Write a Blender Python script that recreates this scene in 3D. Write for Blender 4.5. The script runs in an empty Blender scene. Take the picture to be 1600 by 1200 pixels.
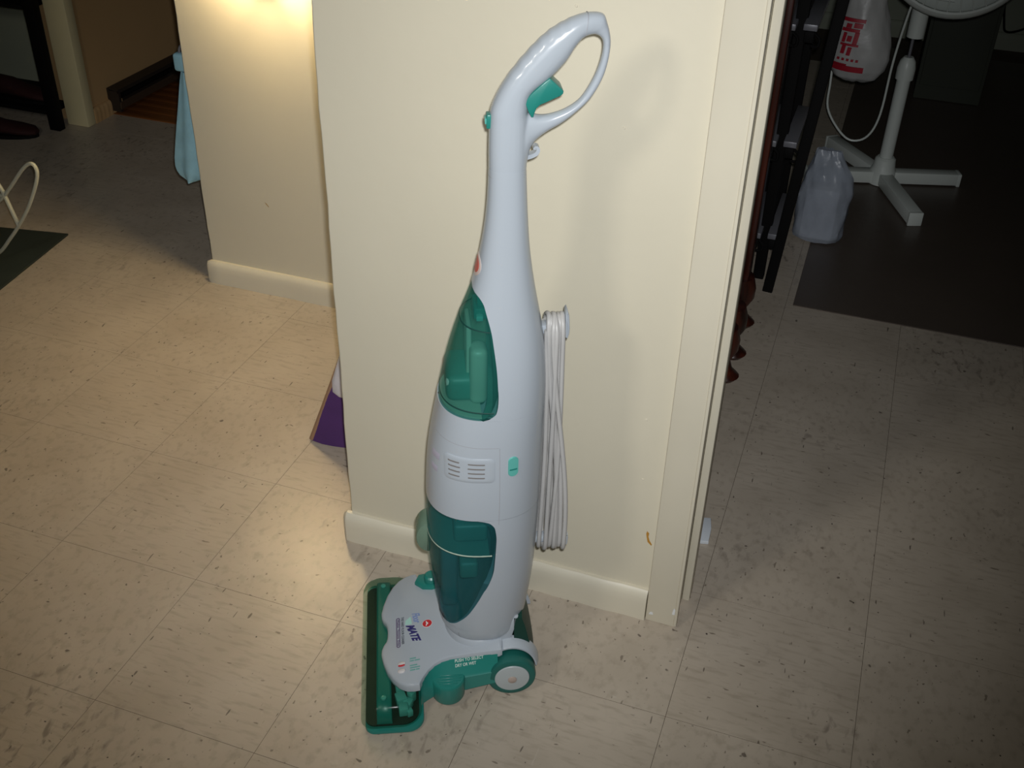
import bpy, bmesh, math, random
import numpy as np
from mathutils import Vector, Matrix
random.seed(7)

# ------------------------------------------------------------------ camera, world, lights, exposure
scene = bpy.context.scene
COL = scene.collection
CAM_H = 1.5032
cam_data = bpy.data.cameras.new('camera')
cam_data.sensor_width = 36.0
cam_data.lens = 36.0 * 1710.6 / 1600.0
cam_data.clip_start = 0.02
cam = bpy.data.objects.new('camera', cam_data)
COL.objects.link(cam)
RIGHT = Vector((0.94274582, 0.33275066, 0.02252381))
UP = Vector((-0.20596894, 0.52777032, 0.82403597))
FWD = Vector((-0.26231112, 0.78149567, -0.56608956))
cam.matrix_world = Matrix(((RIGHT.x, UP.x, -FWD.x, 0), (RIGHT.y, UP.y, -FWD.y, 0), (RIGHT.z, UP.z, -FWD.z, CAM_H), (0, 0, 0, 1)))
scene.camera = cam

world = bpy.data.worlds.new('world')
scene.world = world
world.use_nodes = True
world.node_tree.nodes['Background'].inputs['Color'].default_value = (0.9, 1.0, 0.85, 1)
world.node_tree.nodes['Background'].inputs['Strength'].default_value = 0.006

# the camera's own flash, a hand's breadth from the lens
fl = bpy.data.lights.new('flash', 'SPOT')
fl.energy = 96
fl.spot_size = math.radians(68)
fl.spot_blend = 1.0
fl.shadow_soft_size = 0.012
fl.color = (0.97, 0.985, 1.0)
flash = bpy.data.objects.new('flash', fl)
COL.objects.link(flash)
flash.rotation_euler = (FWD * 1710 + RIGHT * -10 + UP * 120).to_track_quat('-Z', 'Y').to_euler()
flash.location = Vector((0, 0, CAM_H)) + RIGHT * 0.018 + UP * 0.03

# daylight from the left room, behind the photographer
ar = bpy.data.lights.new('room_daylight', 'AREA')
ar.energy = 8.0
ar.shape = 'RECTANGLE'
ar.size = 0.30
ar.size_y = 0.30
ar.color = (1.0, 0.95, 0.84)
room = bpy.data.objects.new('room_daylight', ar)
COL.objects.link(room)
room.location = (-1.12, -0.30, 1.95)
room.rotation_euler = (Vector((-0.35, 1.40, 0.85)) - room.location).to_track_quat('-Z', 'Y').to_euler()

scene.view_settings.view_transform = 'Standard'
scene.view_settings.look = 'None'
scene.view_settings.exposure = 0.0
scene.view_settings.gamma = 1.0
scene.view_settings.use_curve_mapping = False

# ------------------------------------------------------------------ helpers
def lin(c):
    return tuple((x / 255 / 12.92) if x / 255 <= 0.04045 else ((x / 255 + 0.055) / 1.055) ** 2.4 for x in c[:3])

MATS = {}
def mat(name, rgb, rough=0.5, metallic=0.0, var=0.0, vscale=8.0, bump=0.0, bscale=60.0, spec=0.5, coat=0.0, trans=0.0, tint=None):
    """procedural principled material; var = brightness mottling, bump = fine relief, trans = see-through share"""
    if name in MATS:
        return MATS[name]
    m = bpy.data.materials.new(name)
    m.use_nodes = True
    nt = m.node_tree
    b = nt.nodes['Principled BSDF']
    c = lin(rgb)
    b.inputs['Base Color'].default_value = (*c, 1)
    b.inputs['Roughness'].default_value = rough
    b.inputs['Metallic'].default_value = metallic
    b.inputs['Specular IOR Level'].default_value = spec
    b.inputs['Coat Weight'].default_value = coat
    tc = nt.nodes.new('ShaderNodeTexCoord')
    if var:
        n = nt.nodes.new('ShaderNodeTexNoise')
        n.inputs['Scale'].default_value = vscale
        n.inputs['Detail'].default_value = 5
        nt.links.new(tc.outputs['Object'], n.inputs['Vector'])
        r = nt.nodes.new('ShaderNodeValToRGB')
        r.color_ramp.elements[0].position = 0.3
        r.color_ramp.elements[1].position = 0.7
        r.color_ramp.elements[0].color = (*[x * (1 - var) for x in c], 1)
        r.color_ramp.elements[1].color = (*[min(1, x * (1 + var)) for x in c], 1)
        nt.links.new(n.outputs['Fac'], r.inputs['Fac'])
        nt.links.new(r.outputs['Color'], b.inputs['Base Color'])
    if bump:
        n2 = nt.nodes.new('ShaderNodeTexNoise')
        n2.inputs['Scale'].default_value = bscale
        n2.inputs['Detail'].default_value = 3
        nt.links.new(tc.outputs['Object'], n2.inputs['Vector'])
        bp = nt.nodes.new('ShaderNodeBump')
        bp.inputs['Strength'].default_value = bump
        bp.inputs['Distance'].default_value = 0.004
        nt.links.new(n2.outputs['Fac'], bp.inputs['Height'])
        nt.links.new(bp.outputs['Normal'], b.inputs['Normal'])
    if trans:
        t = nt.nodes.new('ShaderNodeBsdfTransparent')
        t.inputs['Color'].default_value = (*lin(tint or rgb), 1)
        mx = nt.nodes.new('ShaderNodeMixShader')
        mx.inputs['Fac'].default_value = trans
        out = nt.nodes['Material Output']
        nt.links.new(b.outputs['BSDF'], mx.inputs[1])
        nt.links.new(t.outputs['BSDF'], mx.inputs[2])
        nt.links.new(mx.outputs['Shader'], out.inputs['Surface'])
    MATS[name] = m
    return m

def tag(o, label=None, cat=None, group=None, kind=None):
    if label: o['label'] = label
    if cat: o['category'] = cat
    if group: o['group'] = group
    if kind: o['kind'] = kind
    return o

def empty(name, loc=(0, 0, 0), rz=0.0):
    o = bpy.data.objects.new(name, None)
    o.empty_display_size = 0.05
    COL.objects.link(o)
    o.location = loc
    o.rotation_euler = (0, 0, rz)
    return o

def link(name, me, m, parent=None, smooth=False):
    if m is not None and not me.materials:
        me.materials.append(m)
    if smooth:
        for p in me.polygons: p.use_smooth = True
    o = bpy.data.objects.new(name, me)
    COL.objects.link(o)
    if parent is not None: o.parent = parent
    return o

def from_bm(name, bm, m, parent=None, smooth=False):
    bmesh.ops.recalc_face_normals(bm, faces=bm.faces[:])
    me = bpy.data.meshes.new(name)
    bm.to_mesh(me)
    bm.free()
    o = link(name, me, m, parent, smooth)
    if smooth: me.set_sharp_from_angle(angle=math.radians(38))
    return o

def bm_box(bm, lo, hi, bev=0.0, seg=2, M=None):
    r = bmesh.ops.create_cube(bm, size=1.0)
    vs = r['verts']
    for v in vs:
        v.co = Vector(((lo[i] + hi[i]) / 2 + v.co[i] * (hi[i] - lo[i]) for i in range(3)))
    es = list({e for v in vs for e in v.link_edges})
    allv = set(vs)
    if bev:
        rr = bmesh.ops.bevel(bm, geom=es, offset=bev, segments=seg, affect='EDGES', profile=0.5)
        allv = {v for f in rr['faces'] for v in f.verts} | {v for v in vs if v.is_valid}
    if M is not None:
        for v in allv: v.co = M @ v.co
    return bm

def box(name, lo, hi, m, parent=None, bev=0.0, seg=2, smooth=None, M=None):
    bm = bmesh.new()
    bm_box(bm, lo, hi, bev, seg, M)
    return from_bm(name, bm, m, parent, bool(bev) if smooth is None else smooth)

def grid_mesh(rows, closed=False, cap0=False, cap1=False):
    n = len(rows[0])
    verts = [tuple(p) for r in rows for p in r]
    faces = []
    for i in range(len(rows) - 1):
        for j in range(n if closed else n - 1):
            k = (j + 1) % n
            faces.append((i * n + j, i * n + k, (i + 1) * n + k, (i + 1) * n + j))
    if cap0: faces.append(tuple(range(n))[::-1])
    if cap1: faces.append(tuple((len(rows) - 1) * n + j for j in range(n)))
    return verts, faces

def loft(name, rows, m, parent=None, closed=True, caps=(True, True), smooth=True, thick=0.0):
    v, f = grid_mesh(rows, closed, caps[0], caps[1])
    me = bpy.data.meshes.new(name)
    me.from_pydata(v, [], f)
    bm = bmesh.new(); bm.from_mesh(me); bpy.data.meshes.remove(me)
    if thick:
        bmesh.ops.recalc_face_normals(bm, faces=bm.faces[:])
        bmesh.ops.solidify(bm, geom=bm.faces[:], thickness=thick)
    return from_bm(name, bm, m, parent, smooth)

def catmull(pts, n):
    P = [Vector(p) for p in pts]
    P = [P[0] * 2 - P[1]] + P + [P[-1] * 2 - P[-2]]
    out = []
    for i in range(1, len(P) - 2):
        for k in range(n):
            t = k / n
            a, b, c, d = P[i - 1], P[i], P[i + 1], P[i + 2]
            out.append(0.5 * ((2 * b) + (c - a) * t + (2 * a - 5 * b + 4 * c - d) * t * t + (3 * b - a - 3 * c + d) * t ** 3))
    out.append(P[-2].copy())
    return out

def tube_rows(path, radius, seg=10):
    path = [Vector(p) for p in path]
    rad = radius if isinstance(radius, (list, tuple)) else [radius] * len(path)
    t0 = (path[1] - path[0]).normalized()
    nrm = t0.orthogonal().normalized()
    rows = []
    for i, p in enumerate(path):
        t = (path[min(i + 1, len(path) - 1)] - path[max(i - 1, 0)]).normalized()
        nrm = (nrm - t * nrm.dot(t)).normalized()
        bn = t.cross(nrm)
        rows.append([p + (nrm * math.cos(a) + bn * math.sin(a)) * rad[i] for a in (2 * math.pi * k / seg for k in range(seg))])
    return rows

def tube(name, path, radius, m, parent=None, seg=10):
    return loft(name, tube_rows(path, radius, seg), m, parent)

def cyl_rows(c, prof, axis='Z', seg=32):
    """prof: list of (radius, height along axis)"""
    rows = []
    for r, h in prof:
        ring = []
        for k in range(seg):
            a = 2 * math.pi * k / seg
            x, y = r * math.cos(a), r * math.sin(a)
            p = {'Z': (x, y, h), 'Y': (x, h, y), 'X': (h, x, y)}[axis]
            ring.append((c[0] + p[0], c[1] + p[1], c[2] + p[2]))
        rows.append(ring)
    return rows

def prism(name, poly, d0, d1, place, m, parent=None, bev=0.0, seg=2):
    """extrude a 2-D outline between depths d0 and d1; place(a, b, d) gives the 3-D point"""
    bm = bmesh.new()
    v0 = [bm.verts.new(place(a, b, d0)) for a, b in poly]
    v1 = [bm.verts.new(place(a, b, d1)) for a, b in poly]
    n = len(poly)
    bm.faces.new(v0[::-1]); bm.faces.new(v1)
    for i in range(n):
        bm.faces.new((v0[i], v0[(i + 1) % n], v1[(i + 1) % n], v1[i]))
    bmesh.ops.recalc_face_normals(bm, faces=bm.faces[:])
    if bev:
        es = [e for e in bm.edges if (e.verts[0] in v0) == (e.verts[1] in v0)]
        bmesh.ops.bevel(bm, geom=es, offset=bev, segments=seg, affect='EDGES', profile=0.5)
    return from_bm(name, bm, m, parent, bool(bev))

# ------------------------------------------------------------------ materials
def floor_mat(name, ax, ay):
    m = bpy.data.materials.new(name); m.use_nodes = True
    nt = m.node_tree; b = nt.nodes['Principled BSDF']
    g = nt.nodes.new('ShaderNodeNewGeometry')
    def noise(scale, sx, sy, rot=0.0, detail=2.0, dist=0.0):
        mp = nt.nodes.new('ShaderNodeMapping')
        mp.inputs['Scale'].default_value = (sx, sy, 1)
        mp.inputs['Rotation'].default_value = (0, 0, rot)
        nt.links.new(g.outputs['Position'], mp.inputs['Vector'])
        n = nt.nodes.new('ShaderNodeTexNoise')
        n.inputs['Scale'].default_value = scale; n.inputs['Detail'].default_value = detail
        n.inputs['Distortion'].default_value = dist
        nt.links.new(mp.outputs['Vector'], n.inputs['Vector'])
        return n.outputs['Fac']
    def ramp(f, p0, p1):
        r = nt.nodes.new('ShaderNodeMapRange')
        r.inputs['From Min'].default_value = p0; r.inputs['From Max'].default_value = p1
        nt.links.new(f, r.inputs['Value'])
        return r.outputs['Result']
    def mix(fac, c0, c1, k=1.0):
        mx = nt.nodes.new('ShaderNodeMix'); mx.data_type = 'RGBA'
        mu = nt.nodes.new('ShaderNodeMath'); mu.operation = 'MULTIPLY'; mu.inputs[1].default_value = k
        nt.links.new(fac, mu.inputs[0]); nt.links.new(mu.outputs[0], mx.inputs['Factor'])
        if isinstance(c0, tuple): mx.inputs['A'].default_value = (*c0, 1)
        else: nt.links.new(c0, mx.inputs['A'])
        mx.inputs['B'].default_value = (*c1, 1)
        return mx.outputs['Result']
    c = mix(ramp(noise(7, 1, 1, 0.3, 6), 0.35, 0.7), lin((189, 177, 161)), lin((177, 165, 149)))
    c = mix(ramp(noise(64, ax, ay, 0.15, 5), 0.50, 0.72), c, lin((152, 140, 124)), 0.5)
    c = mix(ramp(noise(46, ay * 1.2, ax, -0.3, 3), 0.30, 0.22), c, lin((198, 190, 176)), 0.5)
    c = mix(ramp(noise(78, ax * 1.3, ay * 0.9, 0.35, 2.0), 0.685, 0.73), c, lin((82, 68, 54)), 0.6)
    c = mix(ramp(noise(95, ay * .8, ax * .8, 0.9, 1.5), 0.715, 0.75), c, lin((62, 52, 44)), 0.7)
    c = mix(ramp(noise(130, 1, 1, 0.0, 1.5), 0.735, 0.765), c, lin((40, 34, 30)), 0.9)
    sc = nt.nodes.new('ShaderNodeMath'); sc.operation = 'MULTIPLY'
    nt.links.new(ramp(noise(2.2, 1, 1, 0.0, 2), 0.5, 0.7), sc.inputs[0])
    nt.links.new(ramp(noise(60, 1, 0.5, 0.6, 4, 0.5), 0.55, 0.7), sc.inputs[1])
    c = mix(sc.outputs[0], c, lin((92, 80, 72)), 0.7)
    nt.links.new(c, b.inputs['Base Color'])
    b.inputs['Roughness'].default_value = 0.34
    b.inputs['Specular IOR Level'].default_value = 0.45
    bp = nt.nodes.new('ShaderNodeBump'); bp.inputs['Strength'].default_value = 0.12; bp.inputs['Distance'].default_value = 0.004
    nt.links.new(noise(26, 1, 1, 0, 3), bp.inputs['Height'])
    nt.links.new(bp.outputs['Normal'], b.inputs['Normal'])
    return m

def wood_mat(name, c0, c1, rough=0.35, axis=1):
    m = bpy.data.materials.new(name); m.use_nodes = True
    nt = m.node_tree; b = nt.nodes['Principled BSDF']
    tc = nt.nodes.new('ShaderNodeTexCoord'); mp = nt.nodes.new('ShaderNodeMapping')
    s = [22, 22, 22]; s[axis] = 2
    mp.inputs['Scale'].default_value = s
    nt.links.new(tc.outputs['Object'], mp.inputs['Vector'])
    n = nt.nodes.new('ShaderNodeTexNoise'); n.inputs['Scale'].default_value = 1.5; n.inputs['Detail'].default_value = 6
    nt.links.new(mp.outputs['Vector'], n.inputs['Vector'])
    r = nt.nodes.new('ShaderNodeValToRGB')
    r.color_ramp.elements[0].position = .35; r.color_ramp.elements[1].position = .68
    r.color_ramp.elements[0].color = (*lin(c0), 1); r.color_ramp.elements[1].color = (*lin(c1), 1)
    nt.links.new(n.outputs['Fac'], r.inputs['Fac']); nt.links.new(r.outputs['Color'], b.inputs['Base Color'])
    b.inputs['Roughness'].default_value = rough
    return m

M_tile_a = floor_mat('vinyl_tile_grain_across', 0.35, 1.6)
M_tile_b = floor_mat('vinyl_tile_grain_along', 0.95, 0.75)
M_joint = mat('tile_joint_grime', (80, 69, 57), 0.9, var=0.2)
M_wall = mat('cream_wall_paint', (214, 207, 186), 0.5, var=0.025, vscale=3, bump=0.10, bscale=45)
M_trim = mat('cream_gloss_trim', (216, 209, 189), 0.36, var=0.03, vscale=6, bump=0.05, bscale=30)
M_tan = mat('tan_hall_wall', (196, 160, 112), 0.7, var=0.05, vscale=2, bump=0.05)
M_dimwall = mat('grey_green_wall', (150, 155, 138), 0.7, var=0.05, vscale=2, bump=0.05)
M_body = mat('pale_grey_plastic', (173, 181, 189), 0.30, var=0.012, vscale=5, bump=0.03, bscale=400, coat=0.15)
M_grip = mat('pale_grey_handle_plastic', (174, 182, 190), 0.24, var=0.015, vscale=9, coat=0.2)
M_seam = mat('seam_shadow_grey', (158, 160, 165), 0.6)
M_teal = mat('teal_plastic', (36, 124, 114), 0.33, var=0.03, vscale=10, bump=0.02, bscale=300)
M_teal_lt = mat('light_teal_plastic', (96, 178, 168), 0.3, var=0.02)
M_tank = mat('clear_teal_tank', (44, 118, 110), 0.12, trans=0.70, tint=(178, 220, 214), spec=0.5)
M_tank_dk = mat('clear_dark_teal_tank', (34, 100, 104), 0.14, trans=0.66, tint=(164, 210, 214), spec=0.5)
M_hood = mat('clear_smoky_teal_hood', (40, 70, 54), 0.16, trans=0.90, tint=(214, 232, 224), spec=0.5)
M_tank_in = mat('tank_inner_teal', (88, 146, 134), 0.45, var=0.10, vscale=14)
M_tank_in_lt = mat('tank_inner_pale', (176, 192, 176), 0.4, var=0.06, vscale=14)
M_tank_in_dk = mat('tank_inner_dark', (96, 138, 142), 0.5, var=0.15, vscale=18)
M_dark_in = mat('nozzle_dark_inside', (34, 46, 36), 0.6, var=0.2, vscale=20)
M_cord = mat('pale_grey_cord_rubber', (180, 179, 177), 0.42, var=0.03, vscale=20)
M_rubber = mat('teal_rubber_tyre', (24, 96, 88), 0.5, var=0.03)
M_hub = mat('pale_hub_plastic', (176, 184, 186), 0.35, var=0.02)
M_beige = mat('beige_cap', (176, 160, 150), 0.45)
M_red = mat('red_print', (196, 44, 52), 0.45)
M_white = mat('white_print', (226, 228, 228), 0.45)
M_navy = mat('navy_print', (52, 48, 112), 0.45)
M_lblue = mat('pale_blue_print', (128, 146, 190), 0.45)
M_mint = mat('mint_print', (170, 214, 204), 0.45)
M_grey_print = mat('grey_print', (92, 98, 106), 0.5)
M_teal_print = mat('teal_print', (110, 168, 160), 0.5)
M_plum_print = mat('plum_print', (92, 74, 112), 0.5)
M_pale_print = mat('pale_print', (200, 214, 206), 0.5)
M_faint = mat('faint_mauve_print', (178, 174, 190), 0.45)
M_slot = mat('vent_slot_dark', (120, 116, 114), 0.7)
M_fan = mat('white_fan_plastic', (214, 220, 214), 0.38, var=0.02)
M_bag = mat('white_plastic_film', (176, 176, 174), 0.38, var=0.08, vscale=12, bump=0.5, bscale=25)
M_clearbag = mat('clear_plastic_film', (196, 204, 216), 0.3, var=0.12, vscale=12, bump=0.8, bscale=22, trans=0.5, tint=(226, 230, 238))
M_black = mat('black_metal', (13, 12, 12), 0.7, var=0.1, spec=0.15)
M_grey_metal = mat('grey_metal', (126, 126, 132), 0.4, metallic=0.3, var=0.06)
M_cabinet = mat('dark_green_grey_cabinet', (66, 70, 60), 0.6, var=0.08, vscale=3)
M_mat_r = mat('dark_brown_floor_mat', (86, 76, 68), 0.38, var=0.06, vscale=4, bump=0.1)
M_mat_l = mat('dark_green_floor_mat', (44, 52, 47), 0.7, var=0.1, vscale=10, bump=0.2)
M_purple = mat('purple_fabric', (74, 40, 98), 0.75, var=0.10, vscale=20, bump=0.15)
M_tan_edge = mat('tan_edge_highlight', (150, 118, 92), 0.7)  # painted lamplight for the purple bag's left edge
M_blue = mat('light_blue_cloth', (150, 196, 212), 0.75, var=0.10, vscale=22, bump=0.3, bscale=40)
M_wire = mat('white_painted_wire', (196, 196, 178), 0.45)
M_heater = mat('dark_heater_metal', (52, 44, 38), 0.5, metallic=0.2, var=0.1)
M_ltblack = mat('dark_shoe', (30, 30, 30), 0.6, var=0.2)
M_red_shoe = mat('dark_red_shoe', (48, 11, 11), 0.8, var=0.2)
M_mahog = wood_mat('mahogany', (36, 13, 8), (82, 34, 20), 0.35, 2)
M_floorwood = wood_mat('oak_strip', (106, 60, 28), (150, 92, 46), 0.35, 0)
M_brass = mat('brass', (150, 120, 60), 0.35, metallic=0.8)

# ------------------------------------------------------------------ floor of single vinyl tiles
T = 0.3048
X0, Y0 = -0.42985, 1.23449
WALL_Y = 1.45                     # front face of the middle wall
floor = box('floor', (-4.6, -0.6, -0.06), (2.4, 5.5, -0.0004), M_joint)
tag(floor, kind='structure')
bmt = bmesh.new()
g = 0.0004
bm_box(bmt, (g, g, -0.0004), (T - g, T - g, 0.0))
bmesh.ops.recalc_face_normals(bmt, faces=bmt.faces[:])
me_a = bpy.data.meshes.new('tile'); bmt.to_mesh(me_a); bmt.free()
me_b = me_a.copy()
me_a.materials.append(M_tile_a); me_b.materials.append(M_tile_b)
WOOD_Y = 3.18
def tile_seen(cx, cy, mx, my):
    d = Vector((cx, cy, 0)) - Vector((0, 0, CAM_H))
    z = d.dot(FWD)
    if z < 0.3: return False
    x, y = 800 + 1710.6 * d.dot(RIGHT) / z, 600 - 1710.6 * d.dot(UP) / z
    return -mx < x < 1600 + mx and -my < y < 1200 + my
rest = [bmesh.new(), bmesh.new()]
for kx in range(-13, 9):
    for ky in range(-5, 12):
        x, y = X0 + kx * T, Y0 + ky * T
        if x < -0.9 and y > WOOD_Y - 0.02: continue
        if tile_seen(x + T / 2, y + T / 2, 260, 220):
            o = bpy.data.objects.new('tile', me_a if (kx + ky) % 2 else me_b)
            COL.objects.link(o); o.location = (x, y, 0); o.parent = floor
        else:                              # tiles outside the photograph's frame
            bm_box(rest[(kx + ky) % 2], (x + g, y + g, -0.0004), (x + T - g, y + T - g, 0.0))
for k in (0, 1):
    tag(from_bm('tile_field', rest[k], (M_tile_b, M_tile_a)[k], floor), kind='stuff')

# oak strip floor beyond the threshold on the left
wood = box('floor_hall', (-2.72, WOOD_Y + 0.02, -0.0003), (-0.62, 5.4, -0.0001), M_joint)
tag(wood, kind='structure')
me_s = None
for i in range(24):
    y = WOOD_Y + 0.022 + i * 0.0575
    if me_s is None:
        o = box('plank', (-2.70, 0.0006, -0.0002), (-0.63, 0.0569, 0.004), M_floorwood, wood, bev=0.0008, seg=1, smooth=False)
        me_s = o.data
    else:
        o = bpy.data.objects.new('plank', me_s); COL.objects.link(o); o.parent = wood
    o.location = (0, y, 0)

# ------------------------------------------------------------------ middle wall with baseboard and door casing
H = 2.42
def wavy_wall(name, x0, x1, y0, y1, m):
    """wall block whose vertical corners are slightly uneven plaster"""
    rows = []
    n = 60
    for i in range(n + 1):
        z = H * i / n
        j = 0.0008 * math.sin(z * 19.0) + 0.0006 * math.sin(z * 61 + 1)
        r = 0.004
        ring = []
        for (cx, cy, a0) in ((x0 + r + j, y0 + r, math.pi), (x1 - r, y0 + r, 1.5 * math.pi), (x1 - r, y1 - r, 0), (x0 + r + j, y1 - r, .5 * math.pi)):
            for k in range(4):
                a = a0 + k / 3 * math.pi / 2
                ring.append((cx + r * math.cos(a), cy + r * math.sin(a), z))
        rows.append(ring)
    o = loft(name, rows, m)
    return tag(o, kind='structure')

wavy_wall('wall_middle', -0.815, -0.205, WALL_Y, WALL_Y + 0.115, M_wall)
tag(box('wall_divider', (-0.62, WALL_Y + 0.117, 0), (-0.51, 5.40, H), M_dimwall), kind='structure')

def baseboard(name, path_fn, length, h=0.068, t=0.016, parent=None, m=M_trim, left_end=True):
    """rounded-top board: local x along, y out of the wall, z up"""
    prof = [(0, 0), (t * 0.93, 0), (t, h * 0.55), (t * 0.96, h * 0.78), (t * 0.78, h * 0.92), (t * 0.4, h), (0, h)]
    n = 24
    rows = []
    for i in range(n + 1):
        s = length * i / n
        k = 0.0009 * math.sin(i * 1.9) + 0.0006 * math.sin(i * 0.7)
        e = 1.0
        if left_end and i == 0: e = 0.55
        rows.append([path_fn(s, yy * e + (k if yy > 0 else 0), zz * (0.9 if (left_end and i == 0 and zz > h * .8) else 1)) for yy, zz in prof])
    if left_end:
        rows.insert(1, [path_fn(length * 0.012, yy, zz) for yy, zz in prof])
    o = loft(name, rows, m)
    return tag(o, kind='structure')
baseboard('baseboard_middle', lambda s, o, z: (-0.828 + s, WALL_Y - o, z), 0.828 - 0.2115)

# casing, jamb and door stop at the right end of the middle wall
casing = box('trim_casing', (-0.2105, WALL_Y - 0.013, 0.0), (-0.1535, WALL_Y + 0.006, H), M_trim, bev=0.003)
tag(casing, kind='structure')
box('bead', (-0.1575, WALL_Y - 0.0155, 0.004), (-0.1515, WALL_Y - 0.002, H - .01), M_trim, casing, bev=0.002)
jamb = box('trim_jamb', (-0.2045, WALL_Y + 0.0065, 0.0), (-0.157, WALL_Y + 0.125, H), M_trim, bev=0.002)
tag(jamb, kind='structure')
box('door_stop', (-0.1568, WALL_Y + 0.058, 0.004), (-0.1425, WALL_Y + 0.092, H - .01), M_trim, jamb, bev=0.0022)
# chips of newer white paint and one flake of old paint
for k, (x, z, w, h) in enumerate(((-0.2045, 0.018, 0.008, 0.007), (-0.1625, 0.032, 0.006, 0.016))):
    prism('paint_chip', [(0, 0), (w, .001), (w * .9, h * .8), (w * .4, h), (.001, h * .6)], 0, 0.0006,
          lambda a, b, d, x=x, z=z: (x + a, WALL_Y - 0.0132 - d, z + b), M_white, casing)
wm = bpy.data.objects['wall_middle']
leaf = [(0.000, 0.000), (0.004, -0.004), (0.0035, -0.012), (0.006, -0.020), (0.011, -0.028), (0.0105, -0.031), (0.003, -0.024), (0.0005, -0.014), (-0.001, -0.006)]
prism('paint_flake', leaf, 0, 0.0006, lambda a, b, d: (-0.228 + a, WALL_Y - 0.0002 - d, 0.203 + b), mat('ochre_paint_scar', (182, 132, 48), 0.6), wm)
for (x, z) in ((-0.252, 0.44), (-0.247, 0.315), (-0.41, 1.09), (-0.33, 0.93)):
    loft('nail_head', cyl_rows((x, WALL_Y, z), [(0.0, -0.0012), (0.0018, -0.0010), (0.0024, 0.0002)], 'Y', 8), M_trim, wm, caps=(False, True))

# ------------------------------------------------------------------ left wall with baseboard
LW = 2.255
wavy_wall('wall_left', -1.636, -0.62, LW, LW + 0.11, M_wall)
baseboard('baseboard_left', lambda s, o, z: (-1.648 + s, LW - o, z), 1.02, h=0.066)
prism('scuff', [(0, 0), (.006, -.004), (.012, -.012), (.010, -.013), (.003, -.006)], 0, 0.0004, lambda a, b, d: (-1.447 + a, LW - 0.0001 - d, 0.27 + b),
      mat('brown_scuff', (178, 150, 108), 0.6), bpy.data.objects['wall_left'])

# hall walls far left
tag(box('wall_hall', (-2.80, 3.10, 0), (-2.67, 5.4, H), M_tan), kind='structure')
tag(box('wall_far', (-4.6, 5.4, 0), (2.4, 5.5, H), M_dimwall), kind='structure')
tag(box('wall_alcove', (-4.6, 3.30, 0), (-2.81, 3.40, H), M_dimwall), kind='structure')
col = box('trim_column', (-2.745, 3.055, 0), (-2.655, 3.099, H), mat('cream_column_paint', (226, 214, 170), 0.5, var=0.03), bev=0.004)
tag(col, kind='structure')
baseboard('baseboard_hall', lambda s, o, z: (-2.67 + o, 3.10 + s, z), 0.16, h=0.055, m=M_tan, left_end=False)
baseboard('baseboard_far', lambda s, o, z: (-0.5 + s, 5.4 - o, z), 2.8, h=0.075, m=M_dimwall, left_end=False)
tag(box('wall_right', (2.3, 1.6, 0), (2.4, 5.39, H), M_dimwall), kind='structure')

# ------------------------------------------------------------------ the upright floor cleaner
ALPHA = math.atan2(0.4237, 0.9058)
VAC = empty('floor_cleaner', (-0.6575, 1.1715, 0.0), ALPHA)
tag(VAC, 'upright pale grey and teal hard floor cleaner standing in front of the cream wall', 'floor cleaner')
def L(u, s, z): return (u, -s, z)         # u back, s towards the viewer's side, z up

ZL = [0.0475, 0.0914, 0.148, 0.2291, 0.3059, 0.3867, 0.4633, 0.4878, 0.5416, 0.6271, 0.7002, 0.7536, 0.8131, 0.8467, 0.8842, 0.925]
UL = [0.1510, 0.1415, 0.1324, 0.1226, 0.1182, 0.1192, 0.1228, 0.1263, 0.1360, 0.1515, 0.1715, 0.1933, 0.2046, 0.2096, 0.2124, 0.2132]
ZR = [0.0571, 0.1041, 0.1501, 0.2301, 0.2942, 0.3759, 0.4537, 0.5252, 0.5911, 0.6422, 0.6873, 0.7352, 0.8044, 0.8652, 0.925]
UR = [0.2679, 0.2786, 0.2856, 0.2946, 0.2975, 0.3005, 0.3010, 0.3016, 0.3020, 0.2987, 0.2932, 0.2823, 0.2710, 0.2664, 0.2631]
ZB = [0.05, 0.09, 0.14, 0.22, 0.32, 0.42, 0.50, 0.56, 0.62, 0.68, 0.74, 0.80, 0.86, 0.925]
BB = [0.070, 0.074, 0.078, 0.083, 0.086, 0.086, 0.083, 0.079, 0.071, 0.059, 0.045, 0.034, 0.027, 0.024]
def smooth_interp(zs, vs):
    # fine resample then box blur: a soft curve through the table
    zz = np.linspace(min(zs), max(zs), 400)
    vv = np.interp(zz, zs, vs)
    k = 27
    pad = np.concatenate([2 * vv[0] - vv[k:0:-1], vv, 2 * vv[-1] - vv[-2:-k - 2:-1]])
    w = np.hanning(2 * k + 1); w /= w.sum()
    sm = np.convolve(pad, w, 'valid')
    return lambda z: float(np.interp(z, zz, sm))
fL, fR, fB = smooth_interp(ZL, UL), smooth_interp(ZR, UR), smooth_interp(ZB, BB)
NSE = 2.35
def sec(z):
    l, r = fL(z), fR(z)
    return (l + r) / 2, (r - l) / 2, fB(z)
def base_shrink(z):
    # rounding in of the body at its foot
    if z >= 0.125: return 1.0
    t = (0.125 - z) / 0.035
    return max(0.2, math.sqrt(max(0.0, 1 - (t * 0.62) ** 2)))
def surf(th, z, off=0.0):
    uc, a, b = sec(z); k = base_shrink(z)
    a, b = a * k + off, b * k + off
    c, s = math.cos(th), math.sin(th)
    return L(uc - a * math.copysign(abs(c) ** (2 / NSE), c), b * math.copysign(abs(s) ** (2 / NSE), s), z)
def th_of(u, z):
    uc, a, b = sec(z)
    q = max(-1, min(1, (uc - u) / a))
    return math.acos(math.copysign(abs(q) ** (NSE / 2), q))
def side(u, z, off=0.0):
    return surf(th_of(u, z), z, off)

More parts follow.
